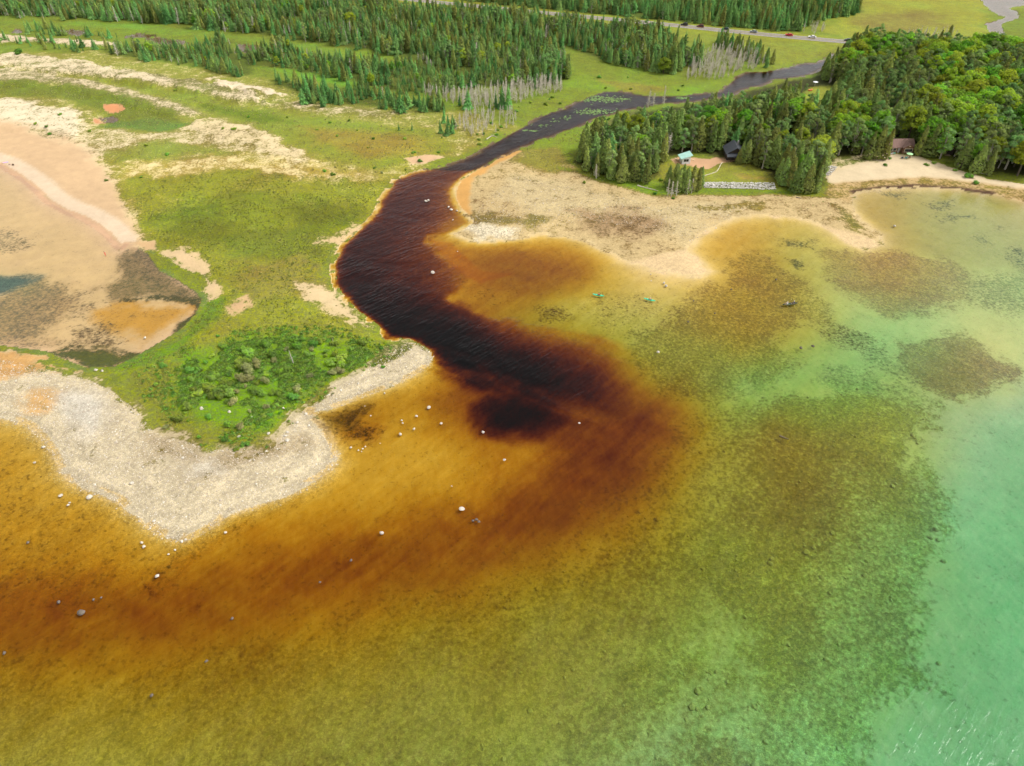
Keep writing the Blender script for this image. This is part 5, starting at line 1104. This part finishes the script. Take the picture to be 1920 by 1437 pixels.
while len(BB) < 270:
    a, b = rr.uniform(600, 1780), rr.uniform(720, 1437)
    if in_poly(sh_poly, *P(a, b)):
        c0 = (a, b); 
        for _ in range(rr.choice((1, 1, 2, 3, 5))): BB.append((c0[0] + rr.gauss(0, 9), c0[1] + rr.gauss(0, 7), rr.uniform(.4, 1.1)))
for a, b, s in BB[:290]: boulder(a, b, s * .8, 'b', 'algae-brown boulder lying on the bed of the green shallows', 'boulders on the lake bed', False)

# gravel stones of the point and the eastern flat
def gravel_mass(name, polys, n, smin, smax, label, protos):
    pts = []; r = random.Random(11)
    for pl, cnt in polys:
        w_ = PW(pl); lo, hi = w_.min(0), w_.max(0); k = 0
        xs = np.random.default_rng(3).uniform(lo[0], hi[0], cnt * 4); yy = np.random.default_rng(4).uniform(lo[1], hi[1], cnt * 4)
        d = sdf(w_, xs, yy, 5); s_w = lookup(SDW, xs, yy); z = lookup(GZ, xs, yy)
        for x, y, dd, sw, zz in zip(xs, yy, d, s_w, z):
            if dd > 0 and sw < 2.5 and k < cnt: pts.append((x, y, zz + .02, r.uniform(smin, smax) * (1 if r.random() < .95 else 2), r.uniform(0, 6.28), r.randrange(len(protos)))); k += 1
    return scatter_mass(name, protos, pts, label)
mst = [flat_mat('gravel_%d' % i, c, .9, .12, 2) for i, c in enumerate(((.54, .47, .36), (.48, .41, .32), (.40, .33, .25), (.60, .54, .44)))]
gp = [rock_mesh(60 + i, mst[i % 4], 1) for i in range(8)]
gravel_mass('gravel_stones', [(GR, 16000), ([(860,425),(960,330),(1230,385),(1420,385),(1300,460),(1240,440),(1100,420),(960,450)], 3000)], 0, .10, .30, 'pale beach stones strewn over the gravel point and eastern flat', gp)

# stone revetments
def revet(pts_top, pts_bot, rows, cols, size, label, cat):
    a0, a1 = P(*pts_top[0], .5), P(*pts_top[1], .5); b0, b1 = P(*pts_bot[0], .5), P(*pts_bot[1], .5); cx, cy = (a0[0] + b1[0]) / 2, (a0[1] + b1[1]) / 2
    e = new('stone_revetment', None, None, (cx, cy, 0)); tag(e, label, cat); V, F = [], []
    srcs = []
    for me in gp: srcs.append(([v.co.copy() for v in me.vertices], [tuple(p.vertices) for p in me.polygons]))
    r = random.Random(3)
    for i in range(rows):
        for j in range(cols):
            u, v = (j + r.uniform(.2, .8)) / cols, (i + r.uniform(.2, .8)) / rows
            x = (a0[0] * (1 - u) + a1[0] * u) * (1 - v) + (b0[0] * (1 - u) + b1[0] * u) * v; y = (a0[1] * (1 - u) + a1[1] * u) * (1 - v) + (b0[1] * (1 - u) + b1[1] * u) * v
            vs, fs = r.choice(srcs); s = size * r.uniform(.75, 1.3); rot = Matrix.Rotation(r.uniform(0, 6.28), 3, 'Z') @ Matrix.Rotation(r.uniform(-.5, .5), 3, 'X'); o = len(V); z = gh(x, y) + .9 * (1 - v) + .1
            V += [tuple(rot @ q * s + Vector((x - cx, y - cy, z))) for q in vs]; F += [tuple(k + o for k in f) for f in fs]
    tag(new('stones', mesh_from('stones', V, F, flat_mat('white_riprap', (.54, .51, .46), .9, .25, .8)), e), None, None, None, 'stuff')
revet([(1318,347),(1450,348)], [(1319,354),(1456,357.5)], 5, 46, .8, 'long white stone revetment below the cabin lawn', 'revetment')
revet([(1552,313),(1568,318)], [(1534,328),(1556,331)], 6, 9, .9, 'short curved pile of white stones at the west end of the beach', 'revetment')

# lily pads
V, F = [], []; r = random.Random(9)
for cx_, cy_, sx, sy, n in ((1118,186,44,6,200),(1150,188,20,4,60),(1118,210,40,5,150),(1170,186,8,1.5,40),(1060,222,14,3,16),(1015,236,16,3,16),(1040,228,12,2,8),(1280,184,12,2,60),(1000,246,8,1.2,20),(985,245,5,1,14)):
    for _ in range(n):
        x, y = P(r.gauss(cx_, sx * .55), r.gauss(cy_, sy * .55)); s = r.uniform(.25, .6)
        if float(lookup(SDW, np.array([x]), np.array([y]))[0]) < .5: continue
        o = len(V); a0 = r.uniform(0, 6.28); V.append((x, y, .03))
        for k in range(9): V.append((x + s * math.cos(a0 + k * .74), y + s * math.sin(a0 + k * .74), .03 + r.uniform(0, .03)))
        F += [(o, o + 1 + k, o + 2 + k) for k in range(8)]
tag(new('lily_pads', mesh_from('lily_pads', V, F, flat_mat('lily_leaf', (.13, .21, .05), .6, .3, .5))), 'floating yellow-green lily pads on the upper river', None, None, 'stuff')

# driftwood
mdw = flat_mat('driftwood', (.5, .44, .36), .9, .25, 1.2)
def log(pts, rad, label, mat=mdw, dz=.12, branch=0):
    W = [Vector((*P(a, b, .4), 0)) for a, b in pts]
    for w_ in W: w_.z = max(gh(w_.x, w_.y), -.1) + dz
    e = new('driftwood_log', None, None, W[0]); tag(e, label, 'log', 'driftwood')
    L_ = [w_ - W[0] for w_ in W]; n = 6; pp = []
    for i in range(n): t = i / (n - 1) * (len(L_) - 1); k = min(int(t), len(L_) - 2); pp.append(tuple(L_[k].lerp(L_[k + 1], t - k) + Vector((0, 0, random.uniform(-.03, .03)))))
    part('trunk', tube(pp, [rad * (1 - .12 * i) for i in range(n)], 7), mat, e)
    for i in range(branch): a = Vector(pp[2 + i % 3]); part('branch', tube([tuple(a), tuple(a + Vector((random.uniform(-.8, .8), random.uniform(-.6, .6), .7)))], [rad * .4, rad * .15], 5), mat, e)
log([(1195,350),(1210,354),(1234,360)], .28, 'long grey log lying at the wood edge left of the cedar clump', branch=2)
log([(1718,292),(1725,284)], .3, 'white fallen trunk leaning by the bush right of the brown cabin', flat_mat('bleached_log', (.72, .68, .6)), .5, 1)
log([(912,262),(922,255),(932,257)], .22, 'grey fallen tree on the bank of the upper river', branch=3)
log([(1462,815),(1472,819),(1480,822)], .3, 'dark sunken log lying on the green lake bed', flat_mat('sunken_log', (.12, .09, .05)), .05)
log([(1492,372),(1502,374)], .2, 'dark short log on the pebble flat below the headland tip', flat_mat('dark_log', (.2, .16, .12)))
log([(1852,330),(1835,326)], .22, 'thin driftwood log on the right end of the cabin beach', branch=1)
log([(1810,335),(1828,338)], .18, 'brown driftwood stick in the dune grass right of the cabin beach', flat_mat('brown_log', (.26, .18, .11)))
e = root('dead_tree', 551, 684, 0, 'bare white dead trunk standing in the thicket on the west point', 'tree')
part('trunk', tube([(0, 0, -.3), (-.2, 0, 2.2), (-.35, 0, 4.6)], [.16, .13, .06], 7), M_PALE, e)
for z, a in ((2.0, .9), (3.0, -.7), (1.4, -1.0)): part('branch', tube([(-.15, 0, z), (a, .3, z + .5)], [.05, .02], 5), M_PALE, e)
e = root('dead_tree', 625, 645, 0, 'short white dead stem at the right end of the thicket', 'tree'); part('trunk', tube([(0, 0, -.3), (.05, 0, .8), (0, .05, 1.6)], [.09, .08, .06], 6), M_PALE, e)
part('branch', tube([(0, 0, 1.2), (.3, .1, 1.5)], [.03, .015], 4), M_PALE, e)
# things on the clearing behind the headland wood
mor = paint_mat((.7, .16, .05), .5)
e = root('small_boat', 1519, 171.5, R(30), 'orange small boat pulled up on the lawn clearing in the wood', 'boat'); part('hull', hull(3.2, 1.1, .5, True, None), mor, e); part('seat', box(-.2, .2, -.45, .45, .5, .62), paint_mat((.2, .15, .1)), e)
e = root('garden_parasol', 1527, 163, 0, 'white parasol at the edge of the lawn clearing in the wood', 'parasol'); part('canopy', (V_ := [(0, 0, 2.6)] + [(1.4 * math.cos(k * 1.0472), 1.4 * math.sin(k * 1.0472), 2.1) for k in range(6)] + [(0, 0, 2.5)], [(0, 1 + k, 1 + (k + 1) % 6) for k in range(6)] + [(7, 1 + (k + 1) % 6, 1 + k) for k in range(6)]), paint_mat((.8, .82, .82)), e)
part('pole', tube([(0, 0, -.2), (0, 0, 2.5)], [.04, .04], 6), paint_mat((.8, .8, .8)), e)

# ---------------------------------------------------------------- grass tussocks
def tussock(seed, mat):
    r = np.random.default_rng(seed); n = 26; a = r.uniform(0, 6.28, n); q = r.uniform(0, .45, n); C = np.stack([q * np.cos(a), q * np.sin(a), r.uniform(.08, .3, n)], 1)
    N = np.stack([np.cos(a), np.sin(a), r.uniform(.3, 1, n)], 1); V, F = leaves(C, N, r.uniform(.08, .17, n), r); return mesh_from('tussock', V, F, mat)
M_G1 = leaf_mat('meadow_grass', (.30, .32, .075), .03, .25, .4); M_G2 = leaf_mat('herb_leaves', (.20, .33, .05), .03, .35, .3); M_G3 = leaf_mat('dune_grass', (.40, .38, .15), .02, .25, .4)
def tuss_mass(name, polys, protos, label, smin, smax, thin=0.0):
    pts = []; r = random.Random(21)
    for pl, cnt in polys:
        w_ = PW(pl); lo, hi = w_.min(0), w_.max(0); g1 = np.random.default_rng(cnt); xs, yy = g1.uniform(lo[0], hi[0], cnt * 3), g1.uniform(lo[1], hi[1], cnt * 3)
        ok = (sdf(w_, xs, yy, 5) > 0) & (lookup(SDW, xs, yy) < -.8) & (g1.uniform(0, 1, len(xs)) < lookup(cov, xs, yy) ** 2) & (fbm(xs, yy, 7, 3, 91) > thin); z = lookup(GZ, xs, yy)
        for x, y, zz in list(zip(xs[ok], yy[ok], z[ok]))[:cnt]: pts.append((x, y, zz - .05, r.uniform(smin, smax), r.uniform(0, 6.28), r.randrange(len(protos))))
    scatter_mass(name, protos, pts, label)
tuss_mass('meadow_tussocks', [([(232,345),(440,322),(735,338),(650,440),(600,520),(740,642),(520,640),(300,690),(190,705),(380,585),(380,500),(262,440)], 9000), ([(230,700),(330,690),(320,780),(440,832),(540,812),(552,780),(520,850),(420,860),(300,810)], 1200)], [tussock(i, M_G1) for i in range(4)], 'low grass tussocks over the meadow of the west point', .35, .9, .42)
tuss_mass('herb_cover', [(bush_poly, 6500), ([(250,700),(330,660),(450,615),(620,610),(740,640),(740,690),(640,730),(580,790),(520,850),(380,850),(270,800)], 1800)], [tussock(10 + i, M_G2) for i in range(4)], 'bright green leafy herbs between the shrubs of the west point', .6, 1.7, .5)
tuss_mass('dune_tussocks', [([(0,100),(500,160),(860,215),(900,275),(740,335),(400,345),(230,330),(120,270),(0,230)], 7000), ([(980,270),(1110,225),(1072,300),(1230,372),(1540,370),(1640,440),(1400,400),(1060,430),(960,330)], 2500)], [tussock(20 + i, M_G3) for i in range(4)], 'pale dune grass tufts over the dunes and the eastern flat', .4, 1.0, .46)
